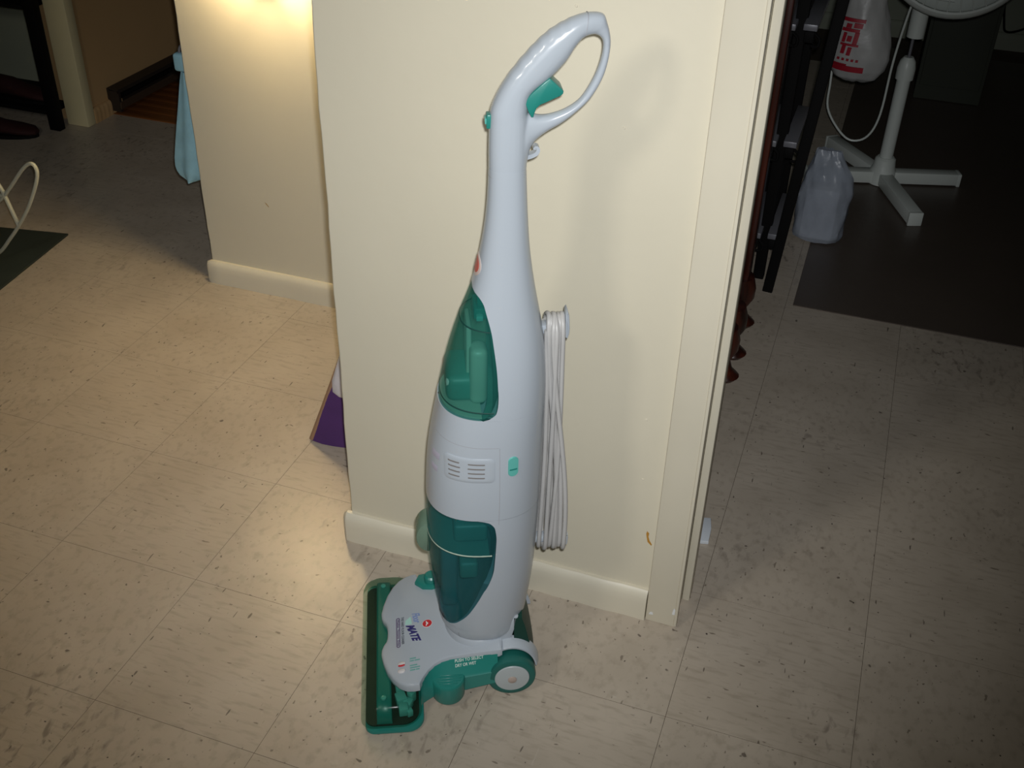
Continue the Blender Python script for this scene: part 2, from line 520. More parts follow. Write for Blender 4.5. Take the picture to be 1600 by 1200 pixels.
# outlines of the two clear tanks on the side of the body: back edge u for each height
UT = [(0.7536, None), (0.745, 0.2005), (0.735, 0.2065), (0.692, 0.217), (0.628, 0.224), (0.592, 0.2248), (0.578, 0.222), (0.570, 0.213), (0.5665, 0.203)]
LT = [(0.3835, 0.196), (0.3815, 0.206), (0.376, 0.2165), (0.366, 0.2225), (0.340, 0.225), (0.284, 0.2225), (0.226, 0.205), (0.180, 0.185), (0.152, 0.167), (0.136, 0.152), (0.129, None)]
def tank_theta(tab):
    zs = [z for z, _ in tab][::-1]
    ths = [0.0 if u is None else th_of(u, z) for z, u in tab][::-1]
    return zs, ths
uz, ut = tank_theta(UT); lz, lt = tank_theta(LT)
def pchip(xs, ys):
    xs, ys = list(xs), list(ys); n = len(xs)
    d = [(ys[i + 1] - ys[i]) / (xs[i + 1] - xs[i]) for i in range(n - 1)]
    m = [d[0]] + [0 if d[i - 1] * d[i] <= 0 else 2 * d[i - 1] * d[i] / (d[i - 1] + d[i]) for i in range(1, n - 1)] + [d[-1]]
    def f(x):
        i = min(n - 2, max(0, int(np.searchsorted(xs, x)) - 1)); h = xs[i + 1] - xs[i]; q = (x - xs[i]) / h
        return (2*q**3-3*q*q+1)*ys[i] + (q**3-2*q*q+q)*h*m[i] + (-2*q**3+3*q*q)*ys[i+1] + (q**3-q*q)*h*m[i+1]
    return f
fU, fLo = pchip(uz, ut), pchip(lz, lt)
def row_list(zs, n):
    out = []
    for i in range(len(zs) - 1):
        m = max(4, int(n * (zs[i + 1] - zs[i]) / (zs[-1] - zs[0])))
        out += [zs[i] + (zs[i + 1] - zs[i]) * k / m for k in range(m)]
    return out + [zs[-1]]
U_ROWS, L_ROWS = row_list(uz, 50), row_list(lz, 60)
def tB(z):
    if uz[0] <= z <= uz[-1]: return max(0.0, fU(z))
    if lz[0] <= z <= lz[-1]: return max(0.0, fLo(z))
    return 0.0
def shell_rows(zlist, first_zero, last_zero):
    NT = 56
    rows = []
    for i, z in enumerate(zlist):
        variants = [tB(z)]
        for t0 in variants:
            rows.append([surf(t0 + (2 * math.pi - 2 * t0) * j / NT, z) for j in range(NT + 1)])
    return rows
NT = 64
def ring_at(z, t0): return [surf(t0 + (2 * math.pi - 2 * t0) * j / NT, z) for j in range(NT + 1)]
rows = []
for z in np.linspace(0.088, lz[0] - 0.0001, 10): rows.append(ring_at(float(z), 0.0))
for z in L_ROWS: rows.append(ring_at(z, tB(z)))
rows.append(ring_at(lz[-1] + 0.0002, 0.0))
for z in np.linspace(lz[-1] + 0.004, uz[0] - 0.004, 22): rows.append(ring_at(float(z), 0.0))
rows.append(ring_at(uz[0] - 0.0002, 0.0))
for z in U_ROWS: rows.append(ring_at(z, tB(z)))
for z in np.linspace(uz[-1] + 0.003, 0.925, 26): rows.append(ring_at(float(z), 0.0))
v, f = grid_mesh(rows, False)
bm = bmesh.new()
bv = [bm.verts.new(p) for p in v]
for q in f:
    try: bm.faces.new([bv[i] for i in q])
    except ValueError: pass
bmesh.ops.remove_doubles(bm, verts=bm.verts[:], dist=0.00025)
bmesh.ops.dissolve_degenerate(bm, dist=0.0001, edges=bm.edges[:])
from_bm('body_shell', bm, M_body, VAC, True)

def tank(name, zs, off, m, parent):
    NTT = 36
    R = []
    for z in zs:
        t0 = max(tB(z), 0.002)
        R.append([surf(-t0 + 2 * t0 * j / NTT, z, off) for j in range(NTT + 1)])
    o = loft(name, R, m, parent, closed=False, caps=(False, False))
    return o
def tank_back(name, zs, m, parent, frac=0.96):
    R = []
    for z in zs:
        t0 = max(tB(z), 0.002) * frac
        a, b = Vector(surf(-t0, z, -0.003)), Vector(surf(t0, z, -0.003))
        bulge = 0.016 * math.sin(t0)
        row = []
        for j in range(9):
            q = j / 8
            p = a.lerp(b, q); p.x -= 4 * q * (1 - q) * -bulge
            row.append(p)
        R.append(row)
    return loft(name, R, m, parent, closed=False, caps=(False, False))
def ring_plate(name, z, t0, m, parent, off=-0.002, tilt=0.0):
    """flat floor / lid inside a tank at height z"""
    n = 24
    bm = bmesh.new()
    vs = []
    for j in range(n + 1):
        p = Vector(surf(-t0 + 2 * t0 * j / n, z, off)); p.z += tilt * (p.x - 0.12)
        vs.append(bm.verts.new(p))
    fce = bm.faces.new(vs)
    r = bmesh.ops.extrude_face_region(bm, geom=[fce])
    for e in r['geom']:
        if isinstance(e, bmesh.types.BMVert): e.co.z -= 0.003
    return from_bm(name, bm, m, parent)

ut_o = tank('upper_tank', U_ROWS, -0.0008, M_tank, VAC)
ut_o['label'] = 'clear teal clean water tank'
tank_back('tank_back', U_ROWS, M_tank_in, ut_o)
ring_plate('tank_floor', 0.5715, tB(0.5715) * .9, M_tank_in_lt, ut_o)
# tank neck seam, water line, float chamber, latch
def band(name, z, dz, t0, off, m, parent, tilt=0.0, t1=None):
    n = 30
    ta, tb = (-t0, t0) if t1 is None else (t0, t1)
    R = []
    for zz, oo in ((z - dz, off - 0.0006), (z - dz * .5, off), (z + dz * .5, off), (z + dz, off - 0.0006)):
        R.append([surf(ta + (tb - ta) * j / n, zz, oo) for j in range(n + 1)])
    return loft(name, R, m, parent, closed=False, caps=(False, False))
band('tank_seam', 0.7005, 0.0011, tB(0.7005) * .985, -0.0004, mat('dark_teal_line', (16, 62, 56), 0.5), ut_o)
band('tank_foot_line', 0.5785, 0.0012, tB(0.5785) * .985, -0.0004, mat('dark_teal_line', (16, 62, 56), 0.5), ut_o)
# inner float chamber: tall rounded column standing in the tank
def column(name, u0, u1, s0, s1, z0, z1, m, parent, r=0.008):
    return box(name, (u0, -s1, z0), (u1, -s0, z1), m, parent, bev=r, seg=4)
column('float_chamber', 0.186, 0.212, 0.012, 0.048, 0.574, 0.668, M_tank_in_lt, ut_o, 0.010)
column('inner_wall', 0.182, 0.190, -0.03, 0.026, 0.574, 0.694, M_tank_in_lt, ut_o, 0.003)
column('water_chamber', 0.152, 0.205, -0.045, 0.040, 0.574, 0.618, M_tank_in, ut_o, 0.012)
la = box('latch', (0.193, -0.022, 0.704), (0.214, 0.022, 0.722), M_teal, ut_o, bev=0.003)
box('latch_step', (0.196, -0.030, 0.706), (0.206, -0.020, 0.714), M_teal_lt, la, bev=0.0015)
box('latch_block', (0.197, -0.018, 0.722), (0.214, 0.018, 0.742), M_teal, ut_o, bev=0.004)

lt_o = tank('lower_tank', L_ROWS, -0.0008, M_tank_dk, VAC)
lt_o['label'] = 'clear dark teal dirty water tank'
tank_back('tank_back', L_ROWS, M_tank_in_dk, lt_o)
ring_plate('tank_lid', 0.312, tB(0.312) * .95, M_tank_in, lt_o)
band('lid_rim', 0.3095, 0.0016, tB(0.31) * .97, -0.0003, M_tank_in_lt, lt_o)
column('lid_chamber', 0.160, 0.214, -0.058, 0.060, 0.318, 0.352, M_tank_in, lt_o, 0.006)
column('lid_cap', 0.164, 0.216, -0.040, 0.052, 0.352, 0.374, M_teal_lt, lt_o, 0.005)
column('filter_housing', 0.140, 0.168, -0.03, 0.034, 0.150, 0.300, M_tank_in_dk, lt_o, 0.008)
column('baffle', 0.170, 0.200, -0.05, 0.050, 0.228, 0.262, M_tank_in, lt_o, 0.006)
# front grip of the lower tank: pale clear half disc
pts = [(0.123, 0.318)] + [(0.1225 - 0.0215 * math.sin(a), 0.2875 + 0.030 * math.cos(a)) for a in np.linspace(0.15, math.pi - 0.15, 12)] + [(0.122, 0.257)]
prism('tank_grip', pts, -0.03, 0.012, lambda a, b, d: L(a, d, b), mat('pale_clear_teal', (132, 158, 140), 0.2, trans=0.4, tint=(190, 212, 190)), lt_o, bev=0.003)

# panel seams of the shell
def strip(name, pts, w, off, m, parent):
    """thin strip following the body surface through (u, z) points"""
    A, Bq = [], []
    P = catmull([(u, z, 0) for u, z in pts], 6)
    R = []
    for i, p in enumerate(P):
        t = (P[min(i + 1, len(P) - 1)] - P[max(i - 1, 0)]).normalized(); n = Vector((-t.y, t.x, 0)) * w
        a, b = p + n, p - n
        R.append([side(a.x, a.y, off - .0006), side(a.x, a.y, off), side(b.x, b.y, off), side(b.x, b.y, off - .0006)])
    return loft(name, R, m, parent, closed=False, caps=(False, False))
strip('seam', [(0.132, 0.523), (0.16, 0.5215), (0.19, 0.5205), (0.226, 0.520)], 0.0004, 0.0002, M_seam, VAC)
strip('seam', [(0.2275, 0.520), (0.2282, 0.47), (0.2285, 0.42), (0.228, 0.375)], 0.0004, 0.0002, M_seam, VAC)
strip('seam', [(0.166, 0.122), (0.166, 0.110), (0.166, 0.100)], 0.0004, 0.0002, M_seam, VAC)

# vent panel with two groups of four slots
def patch(name, u0, u1, z0, z1, off, m, parent, r=0.2, nu=12, nz=6, base=-0.0004):
    """raised rounded patch on the side of the body"""
    outer = []
    n = 7
    ru = min(r * (z1 - z0), (u1 - u0) / 2)
    for cx, cz, a0 in ((u1 - ru, z1 - ru, 0), (u0 + ru, z1 - ru, .5 * math.pi), (u0 + ru, z0 + ru, math.pi), (u1 - ru, z0 + ru, 1.5 * math.pi)):
        for k in range(n):
            a = a0 + k / (n - 1) * math.pi / 2
            outer.append((cx + ru * math.cos(a), cz + ru * math.sin(a)))
    dense = []
    for i, (a, b) in enumerate(outer):
        a2, b2 = outer[(i + 1) % len(outer)]
        q = max(1, int(math.hypot(a2 - a, b2 - b) / 0.003))
        dense += [(a + (a2 - a) * j / q, b + (b2 - b) * j / q) for j in range(q)]
    outer = dense
    cu, cz = (u0 + u1) / 2, (z0 + z1) / 2
    def ring(k, o): return [side(cu + (a - cu) * k, cz + (b - cz) * k, o) for a, b in outer]
    k1 = 1 - 0.0012 / (z1 - z0)
    R = [ring(1, base), ring(1, off * .6), ring(k1, off)] + [ring(q, off) for q in (.75, .5, .25)] + [ring(0.02, off)]
    return loft(name, R, m, parent, caps=(False, True))
vp = patch('vent_panel', 0.147, 0.2205, 0.4585, 0.5015, 0.0010, M_body, VAC, r=0.16)
for z in (0.4915, 0.4835, 0.4755, 0.4675):
    patch('vent_slot', 0.1525, 0.1705, z - 0.0014, z + 0.0014, 0.0013, M_slot, vp, r=0.45, base=0.0005)
    patch('vent_slot', 0.1775, 0.2085, z - 0.0014, z + 0.0014, 0.0013, M_slot, vp, r=0.45, base=0.0005)
sb = patch('side_button', 0.2405, 0.2555, 0.4660, 0.5015, 0.0016, M_teal_lt, VAC, r=0.21)
patch('button_groove', 0.2408, 0.2552, 0.4775, 0.4805, 0.0020, M_teal, sb, r=0.3, base=0.001)
# red oval badge on the front and the dark script below the vents
def front_patch(name, z0, z1, tw, off, m, parent):
    outer = [(math.cos(a), math.sin(a)) for a in np.linspace(0, 2 * math.pi, 25)[:-1]]
    zc, zh = (z0 + z1) / 2, (z1 - z0) / 2
    R = [[surf(tw * k * a, zc + zh * k * b, o) for a, b in outer] for k, o in ((1, -0.0004), (1, off * .7), (.9, off), (.5, off), (.03, off))]
    return loft(name, R, m, parent, caps=(False, True))
bd = front_patch('badge', 0.768, 0.798, 0.50, 0.0009, mat('badge_pale', (206, 188, 180), 0.35), VAC)
front_patch('badge_emblem', 0.772, 0.794, 0.36, 0.0013, mat('dull_red_badge', (190, 96, 84), 0.4), bd)
band('print_mark', 0.485, 0.007, 0.35, 0.0003, M_faint, VAC, t1=0.62)
band('print_mark', 0.462, 0.006, 0.38, 0.0003, M_faint, VAC, t1=0.60)

# ---- handle: neck, grip and loop fused into one skin
outer = [(.2132, .915), (.2128, .950), (.2135, .985), (.2163, 1.008), (.2316, 1.0395), (.2576, 1.074), (.2837, 1.1002), (.3099, 1.1159), (.3323, 1.1232), (.3513, 1.1222), (.3575, 1.112)]
inner = [(.2632, .915), (.2640, .950), (.2640, .985), (.2625, 1.000), (.2665, 1.0235), (.2885, 1.0426), (.3085, 1.0643), (.3203, 1.0838), (.3305, 1.0945), (.3450, 1.0975), (.3525, 1.094)]
half = [.0238, .0232, .0225, .022, .021, .020, .019, .017, .014, .0115, .009]
def sweep(outer, inner, half, n, ribs=False):
    O = catmull([(a, b, 0) for a, b in outer], n); I = catmull([(a, b, 0) for a, b in inner], n)
    Hh = catmull([(h, 0, 0) for h in half], n)
    R = []
    for i, (o, q, h) in enumerate(zip(O, I, Hh)):
        c = (o + q) / 2; w = (o - q) / 2
        ring = []
        for k in range(28):
            a = 2 * math.pi * k / 28
            e = 2 / 2.3
            ca = math.copysign(abs(math.cos(a)) ** e, math.cos(a)); sa = math.copysign(abs(math.sin(a)) ** e, math.sin(a))
            p = c + w * ca
            if ribs and ca > 0.55 and 4.2 * n < i < 7.2 * n:
                p = p + w.normalized() * (0.00045 * math.sin((i / n - 4.2) * 2 * math.pi * 2.2))
            ring.append(L(p.x, h.x * sa, p.y))
        R.append(ring)
    return R
l_out = [(.3440, 1.1215), (.3560, 1.1130), (.3612, 1.1005), (.3636, 1.0854), (.3619, 1.0638), (.3562, 1.0418), (.3430, 1.0172), (.3254, .9986), (.3075, .9842), (.2892, .9733), (.2745, .9615), (.2672, .9490), (.2640, .9320)]
l_in = [(.3380, 1.0985), (.3480, 1.0955), (.3533, 1.0890), (.3541, 1.0763), (.3507, 1.0586), (.3430, 1.0383), (.3296, 1.0160), (.3136, 1.0036), (.2952, .9965), (.2790, .9945), (.2620, .9980), (.2480, .9990), (.2380, .9900)]
l_half = [.0115, .0100, .0085, .0080, .0080, .0080, .0082, .0085, .0092, .0108, .0130, .0160, .0180]
bm = bmesh.new()
for R in (sweep(outer, inner, half, 10, True), sweep(l_out, l_in, l_half, 8)):
    v, f = grid_mesh(R, True, True, True)
    bv = [bm.verts.new(p) for p in v]
    for q in f: bm.faces.new([bv[i] for i in q])
bmesh.ops.recalc_face_normals(bm, faces=bm.faces[:])
me = bpy.data.meshes.new('handle'); bm.to_mesh(me); bm.free()
tmp = bpy.data.objects.new('handle_tmp', me); COL.objects.link(tmp)
rm = tmp.modifiers.new('fuse', 'REMESH'); rm.mode = 'VOXEL'; rm.voxel_size = 0.0016; rm.use_smooth_shade = True
sm = tmp.modifiers.new('soft', 'SMOOTH'); sm.factor = 0.5; sm.iterations = 5
dg = bpy.context.evaluated_depsgraph_get()
hm = bpy.data.meshes.new_from_object(tmp.evaluated_get(dg))
hm.name = 'handle'
bpy.data.objects.remove(tmp)
handle = link('handle', hm, M_grip, VAC, True)
tr = [(.2581, 1.0138), (.2596, 1.0205), (.2640, 1.0265), (.2755, 1.0372), (.2872, 1.0470), (.2905, 1.0448), (.3040, 1.0325), (.3056, 1.0300), (.3052, 1.0270), (.3025, 1.0245), (.2841, 1.0159), (.2770, 1.0130), (.2722, 1.0085), (.2700, 1.0030), (.2686, .9965), (.2660, .9965), (.2618, 1.0040)]
prism('trigger', tr, -0.0160, 0.0160, lambda a, b, d: L(a, d, b), M_teal, handle, bev=0.0018)
# front button on the neck
fb = box('neck_button', (.2092, -0.008, .979), (.2175, 0.008, .998), M_teal, handle, bev=0.002)
box('button_ridge', (.2074, -0.007, .985), (.2098, 0.007, .993), M_teal_lt, fb, bev=0.0012)
# small curled cord clip at the back of the neck
clip = [(.2615, .9385), (.2680, .9400), (.2745, .9430), (.2775, .9475), (.2765, .9515), (.2735, .9520), (.2722, .9490)]
loft('cord_clip', [[L(c.x, c2 * 1.0, c.y) for c, c2 in zip([Vector((p[0] + q * n[0], p[1] + q * n[1])) for q in (1, 1, -1, -1)], (.006, -.006, -.006, .006))]
     for p, n in [((c.x, c.y), ((t.y, -t.x))) for c, t in [(a, (b - a).normalized() * w) for a, b, w in
                  [(P0, P1, 0.0030 - 0.0012 * i / 36) for i, (P0, P1) in enumerate(zip(catmull([(a, b, 0) for a, b in clip], 6)[:-1], catmull([(a, b, 0) for a, b in clip], 6)[1:]))]]]], M_grip, handle)

# parting lines of the handle mouldings
hs = handle
for a, b, hw in (((.3325, 1.1238), (.3290, 1.0935), .0146), ((.2128, .9150), (.2636, .9150), .0243)):
    a, b = Vector((a[0], a[1], 0)), Vector((b[0], b[1], 0)); c = (a + b) / 2; w = (a - b) / 2; n_ = Vector((-w.y, w.x, 0)).normalized() * .0004
    R = []
    for k, off in ((-1, -.0006), (-1, .0001), (1, .0001), (1, -.0006)):
        ring = []
        for j in range(40):
            an = 2 * math.pi * j / 40; e = 2 / 2.3
            ca = math.copysign(abs(math.cos(an)) ** e, math.cos(an)); sa = math.copysign(abs(math.sin(an)) ** e, math.sin(an))
            p_ = c + w * ca * (1 + off / w.length) + n_ * k
            ring.append(L(p_.x, (hw + off) * sa, p_.y))
        R.append(ring)
    loft('seam', R, M_seam, hs, caps=(False, False))

# ---- cord hooks and wound cord
hk = box('cord_hook', (.285, -0.009, .668), (.333, 0.009, .683), M_body, VAC, bev=0.003)
hp = [(.3262, .664), (.3256, .690), (.3262, .7035), (.3285, .7065), (.3310, .699), (.3328, .678), (.3322, .668), (.3300, .660)]
prism('hook_plate', hp, -0.012, 0.012, lambda a, b, d: L(a, d, b), M_body, hk, bev=0.002)
hk2 = box('cord_hook', (.288, -0.009, .262), (.350, 0.009, .274), M_body, VAC, bev=0.003)
hp = [(.3480, .278), (.3470, .258), (.3488, .254), (.3510, .258), (.3515, .270), (.3505, .278)]
prism('hook_plate', hp, -0.010, 0.010, lambda a, b, d: L(a, d, b), M_body, hk2, bev=0.002)
tops = [.2985, .3050, .3115, .3180, .3225, .3085, .3015]
bots = [.3030, .3270, .3110, .3350, .3190, .3425, .3300]
path = []
rr = random.Random(3)
for i in range(7):
    ut_, ub = tops[i], bots[i]
    z_t, z_b = .6905 + rr.uniform(-.001, .003), .2565 + rr.uniform(-.003, .002)
    sN = .0135 + (i % 3) * .0035 + rr.uniform(0, .002)
    bow = rr.uniform(.000, .005)
    for k in range(9):                         # near run, top to bottom
        t = k / 8
        u = ut_ + (ub - ut_) * (3 * t * t - 2 * t ** 3) + bow * math.sin(math.pi * t)
        path.append(L(u + .001 * math.sin(t * 5 + i), sN + .003 * math.sin(math.pi * t), z_t - .012 - (z_t - z_b - .024) * t))
    path.append(L(ub, 0.004, z_b - .002))
    nt_ = tops[(i + 1) % 7]
    for k in range(9):                         # far run, bottom to top
        t = k / 8
        path.append(L(ub + (nt_ - ub) * t, -sN, z_b + .012 + (z_t - z_b - .024) * t))
    if i < 6: path.append(L((nt_ + ut_) / 2 * .3 + nt_ * .7, 0.002, z_t + .004))
path = catmull(path, 4)
tube('power_cord', path, 0.0038, M_cord, VAC, 10)

# ---- cleaning head
def rrect(u0, u1, s0, s1, r, n=7, rear=None):
    out = []
    q = rear or r
    for cu, cs, a0, r in ((u1 - q, s1 - q, 0, q), (u0 + r, s1 - r, .5 * math.pi, r), (u0 + r, s0 + r, math.pi, r), (u1 - q, s0 + q, 1.5 * math.pi, q)):
        for k in range(n):
            a = a0 + k / (n - 1) * math.pi / 2
            out.append((cu + r * math.cos(a), cs + r * math.sin(a)))
    return out
def stack(name, levels, m, parent, caps=(True, True)):
    return loft(name, [[L(u, s, z) for u, s in rrect(*lv[:5], 9, min(lv[4] * 1.7, (lv[1] - lv[0]) * .49))] for lv in levels for z in (lv[5],)], m, parent, caps=caps)
W = 0.168
lip = stack('nozzle_lip', [(.007, .103, -W, W, .016, .003), (.0065, .104, -W - .001, W + .001, .016, .005), (.007, .103, -W, W, .016, .009), (.009, .098, -W + .006, W - .006, .014, .0095)], M_teal, VAC)
hood = stack('nozzle_hood', [(-.001, .101, -W + .006, W - .006, .021, .0095), (-.0008, .1005, -W + .006, W - .006, .021, .014), (.0005, .100, -W + .007, W - .007, .021, .022), (.004, .099, -W + .010, W - .010, .021, .034),
                             (.012, .097, -W + .015, W - .015, .022, .043), (.021, .095, -W + .024, W - .024, .022, .049), (.032, .093, -W + .036, W - .036, .022, .052), (.05, .08, -W + .05, W - .05, .012, .0525)], M_hood, VAC, caps=(False, True))
hood['label'] = 'clear smoky teal nozzle hood'
# inside the hood: dark floor, brush channel and teal fittings
stack('nozzle_floor', [(.007, .096, -W + .010, W - .010, .016, .0097), (.007, .096, -W + .010, W - .010, .016, .0125)], M_dark_in, hood)
bar = loft('brush_bar', [[L(u, s, z) for u, z in ((.0255, zz - .010), (.0265, zz - .002), (.029, zz), (.048, zz), (.0505, zz - .002), (.0515, zz - .010))]
                         for s, zz in [(-.156, .022), (-.150, .034), (-.140, .0425), (-.12, .0465), (0, .0470), (.12, .0465), (.140, .0425), (.150, .034), (.156, .022)]], M_teal, hood)
for i in range(2):
    s = (-.128, .130)[i]
    loft('bar_pin', cyl_rows(L(.038, s, 0), [(.0045, .0445), (.0045, .0475), (.003, .0480)], 'Z', 14), M_teal_lt, bar)
rb = random.Random(5)
for (u, s, w, h, r_) in ((.066, .118, .018, .014, .3), (.078, .126, .014, .010, -.5), (.070, .138, .016, .012, .1), (.084, .112, .012, .016, .8), (.064, .100, .014, .02, .2), (.08, .143, .010, .008, .4),
                         (.066, -.122, .018, .012, .2), (.080, -.130, .014, .010, .6)):
    Mx = Matrix.Translation(L(u, s, .0152)) @ Matrix.Rotation(r_, 4, 'Z')
    box('brush_block', (-w / 2, -w / 2, 0), (w / 2, w / 2, h + .006), M_teal_lt, hood, bev=0.002, M=Mx)

# pale top shell of the head
def ztop(u): return 0.062 + 0.20 * (u - 0.040)
near = [(.046, 0.0), (.0455, .012), (.0435, .021), (.0385, .029), (.0355, .038), (.0350, .048), (.0385, .066), (.0455, .088), (.0550, .106), (.0655, .1185), (.0780, .1265), (.0900, .1290), (.0985, .1290),
        (.1010, .122), (.1060, .113), (.1140, .1015), (.1240, .0925), (.1360, .0865), (.1500, .0840), (.1750, .0850), (.2050, .0870), (.2330, .0900), (.2380, .0880), (.2400, .070), (.2400, .040)]
poly = near + [(u, -s) for u, s in near[::-1][:-1]]
n = len(poly)
bm = bmesh.new()
levels = [(0.0, -.016), (0.0, -.0045), (0.0012, -.0017), (0.0045, 0.0)]
def inset_poly(poly, d):
    out = []
    for i in range(len(poly)):
        p0, p1, p2 = Vector(poly[i - 1]), Vector(poly[i]), Vector(poly[(i + 1) % len(poly)])
        t = (p2 - p0).normalized()
        out.append((p1.x - t.y * d, p1.y + t.x * d) if AREA > 0 else (p1.x + t.y * d, p1.y - t.x * d))
    return out
AREA = sum(poly[i][0] * poly[(i + 1) % n][1] - poly[(i + 1) % n][0] * poly[i][1] for i in range(n))
rings = []
for d, dz in levels:
    pp = inset_poly(poly, d)
    rings.append([bm.verts.new(L(u, s, ztop(u) + (dz if dz > -.01 else max(-.016, .030 - ztop(u))))) for u, s in pp])
for a, b in zip(rings[:-1], rings[1:]):
    for i in range(n):
        bm.faces.new((a[i], a[(i + 1) % n], b[(i + 1) % n], b[i]))
bm.faces.new(rings[-1])
head = from_bm('head_shell', bm, M_body, VAC, True)
# inner skirt under the shell that carries it down to the nozzle
box('head_chassis', (.098, -.080, .012), (.238, .080, .072), M_teal, VAC, bev=0.004)
# yoke between head and body
yk = loft('body_yoke', [[L(.205 + a * k * .060, b * k * .074, z) for a, b in [(math.cos(t), math.sin(t)) for t in np.linspace(0, 2 * math.pi, 33)[:-1]]] for k, z in ((1.02, .070), (1.0, .092), (.93, .102), (.80, .108))], M_body, VAC)

# teal side panel: slope, crease and skirt
def side_panel(sign):
    R = []
    us = [.0995, .1015, .1060, .1130, .1220, .1340, .1480, .1700, .1950, .2180, .2300]
    for u in us:
        si = float(np.interp(u, [.0985, .1010, .1060, .1140, .1240, .1360, .1500, .1750, .2050, .2330], [.1290, .122, .113, .1015, .0925, .0865, .0840, .0850, .0870, .0900])) - .001
        zi = ztop(u) - .006
        zc = float(np.interp(u, [.0985, .15, .19, .235], [.046, .050, .055, .062]))
        so = float(np.interp(u, [.0985, .12, .15, .19, .235], [.1255, .110, .103, .1015, .1005]))
        so = max(so, si + .003)
        if zi < zc + .004: zc = zi - .004
        zb = float(np.interp(u, [.0985, .17, .23], [.018, .020, .034]))
        R.append([L(u, sign * (si - .010), zi), L(u, sign * si, zi), L(u, sign * (so - .003), zc + .0015), L(u, sign * so, zc - .002), L(u, sign * (so + .001), zb), L(u, sign * (si - .010), zb)])
    return loft('side_panel', R, M_teal, VAC, closed=True)
sp1 = side_panel(1); sp2 = side_panel(-1)
# ribbed foot knob
def knob(sign, par):
    c = L(.1465, sign * .0990, 0)
    kn = loft('mode_knob', cyl_rows(c, [(.0260, .012), (.0278, .016), (.0285, .048), (.0280, .0525), (.0262, .0548), (.0245, .0552)], 'Z', 40), M_teal, par)
    for i in range(7):
        y = -.018 + i * .006
        hw = math.sqrt(max(1e-6, (.0235 ** 2 - y * y)))
        box('rib', (c[0] - hw, c[1] + y - .0010, .0545), (c[0] + hw, c[1] + y + .0010, .0566), M_teal, kn, bev=0.0005, seg=1)
knob(1, sp1)
# wheels with hub and cap
def wheel(sign):
    c = L(.2545, 0, .0418)
    y0, y1 = -sign * .072, -sign * .1015
    R = [(.030, y0), (.0395, y0 - sign * .001), (.0412, y0 - sign * .005), (.0412, y1 + sign * .006), (.0398, y1 + sign * .0015), (.0370, y1), (.0300, y1), (.0295, y1 + sign * .002)]
    w = loft('wheel', cyl_rows(c, R, 'Y', 48), M_rubber, VAC)
    h = loft('hub', cyl_rows(c, [(.0295, y1 + sign * .004), (.0295, y1 - sign * .0005), (.0285, y1 - sign * .0015), (.010, y1 - sign * .0035)], 'Y', 40), M_hub, w)
    loft('hub_cap', cyl_rows(c, [(.0075, y1 - sign * .002), (.0075, y1 - sign * .0046), (.0062, y1 - sign * .0055)], 'Y', 24), M_beige, h)
wheel(1); wheel(-1)
# pale fender arching over each wheel
def fender(sign):
    R = []
    for a in np.linspace(math.radians(172), math.radians(8), 26):
        r1, r0 = .0495, .0455
        row = []
        for (r, s) in ((r0, .060), (r1 + .004, .060), (r1 + .003, .072), (r1, .0805), (r1 - .0015, .083), (r0, .083)):
            row.append(L(.2545 + r * math.cos(a) * .93, sign * s, .0418 + r * math.sin(a) * (1.12)))
        R.append(row)
    return loft('wheel_fender', R, M_body, VAC)
fender(1); fender(-1)
# dark teal rear cover, bowed outwards, and the pale fork cap above it
R = []
for s in np.linspace(-.066, .066, 17):
    k = 1 - (abs(s) / .075) ** 3 * .30
    prof_ = [(.258, .150), (.2745 * 1, .1500), (.2815, .132), (.2880, .108), (.2945, .080), (.2990, .052), (.3010, .030), (.296, .022), (.262, .022)]
    R.append([L(.262 + (u - .262) * k, s, z * (0.93 + .07 * k)) for u, z in prof_])
loft('rear_cover', R, mat('dark_clear_teal', (22, 60, 50), 0.5, var=0.05, spec=0.25), VAC)
loft('fork_cap', [[L(.2690 + a * .011 * k, b * .040 * k, z) for a, b in [(math.cos(t), math.sin(t)) for t in np.linspace(0, 2 * math.pi, 25)[:-1]]] for k, z in ((1, .140), (1, .152), (.85, .158))], M_body, VAC)
# pale trunnion cheek between the body foot and the fender
for sg in (1, -1):
    prism('trunnion', [(.232, .086), (.2535, .092), (.2625, .130), (.2660, .150), (.260, .152), (.238, .118)], sg * .056, sg * .066, lambda a, b, d: L(a, d, b), M_body, VAC, bev=0.003)
# release pedal on the far side
pd = prism('release_pedal', [(.096, -.100), (.103, -.1165), (.118, -.118), (.136, -.116), (.140, -.080), (.126, -.079), (.110, -.084)], .066, .082, lambda a, b, d: L(a, b, d + .12 * (a - .096)), M_teal, VAC, bev=0.003)
loft('pedal_grip', cyl_rows(L(.126, -.098, 0), [(.013, .084), (.013, .096), (.010, .099)], 'Z', 20), M_teal, pd)

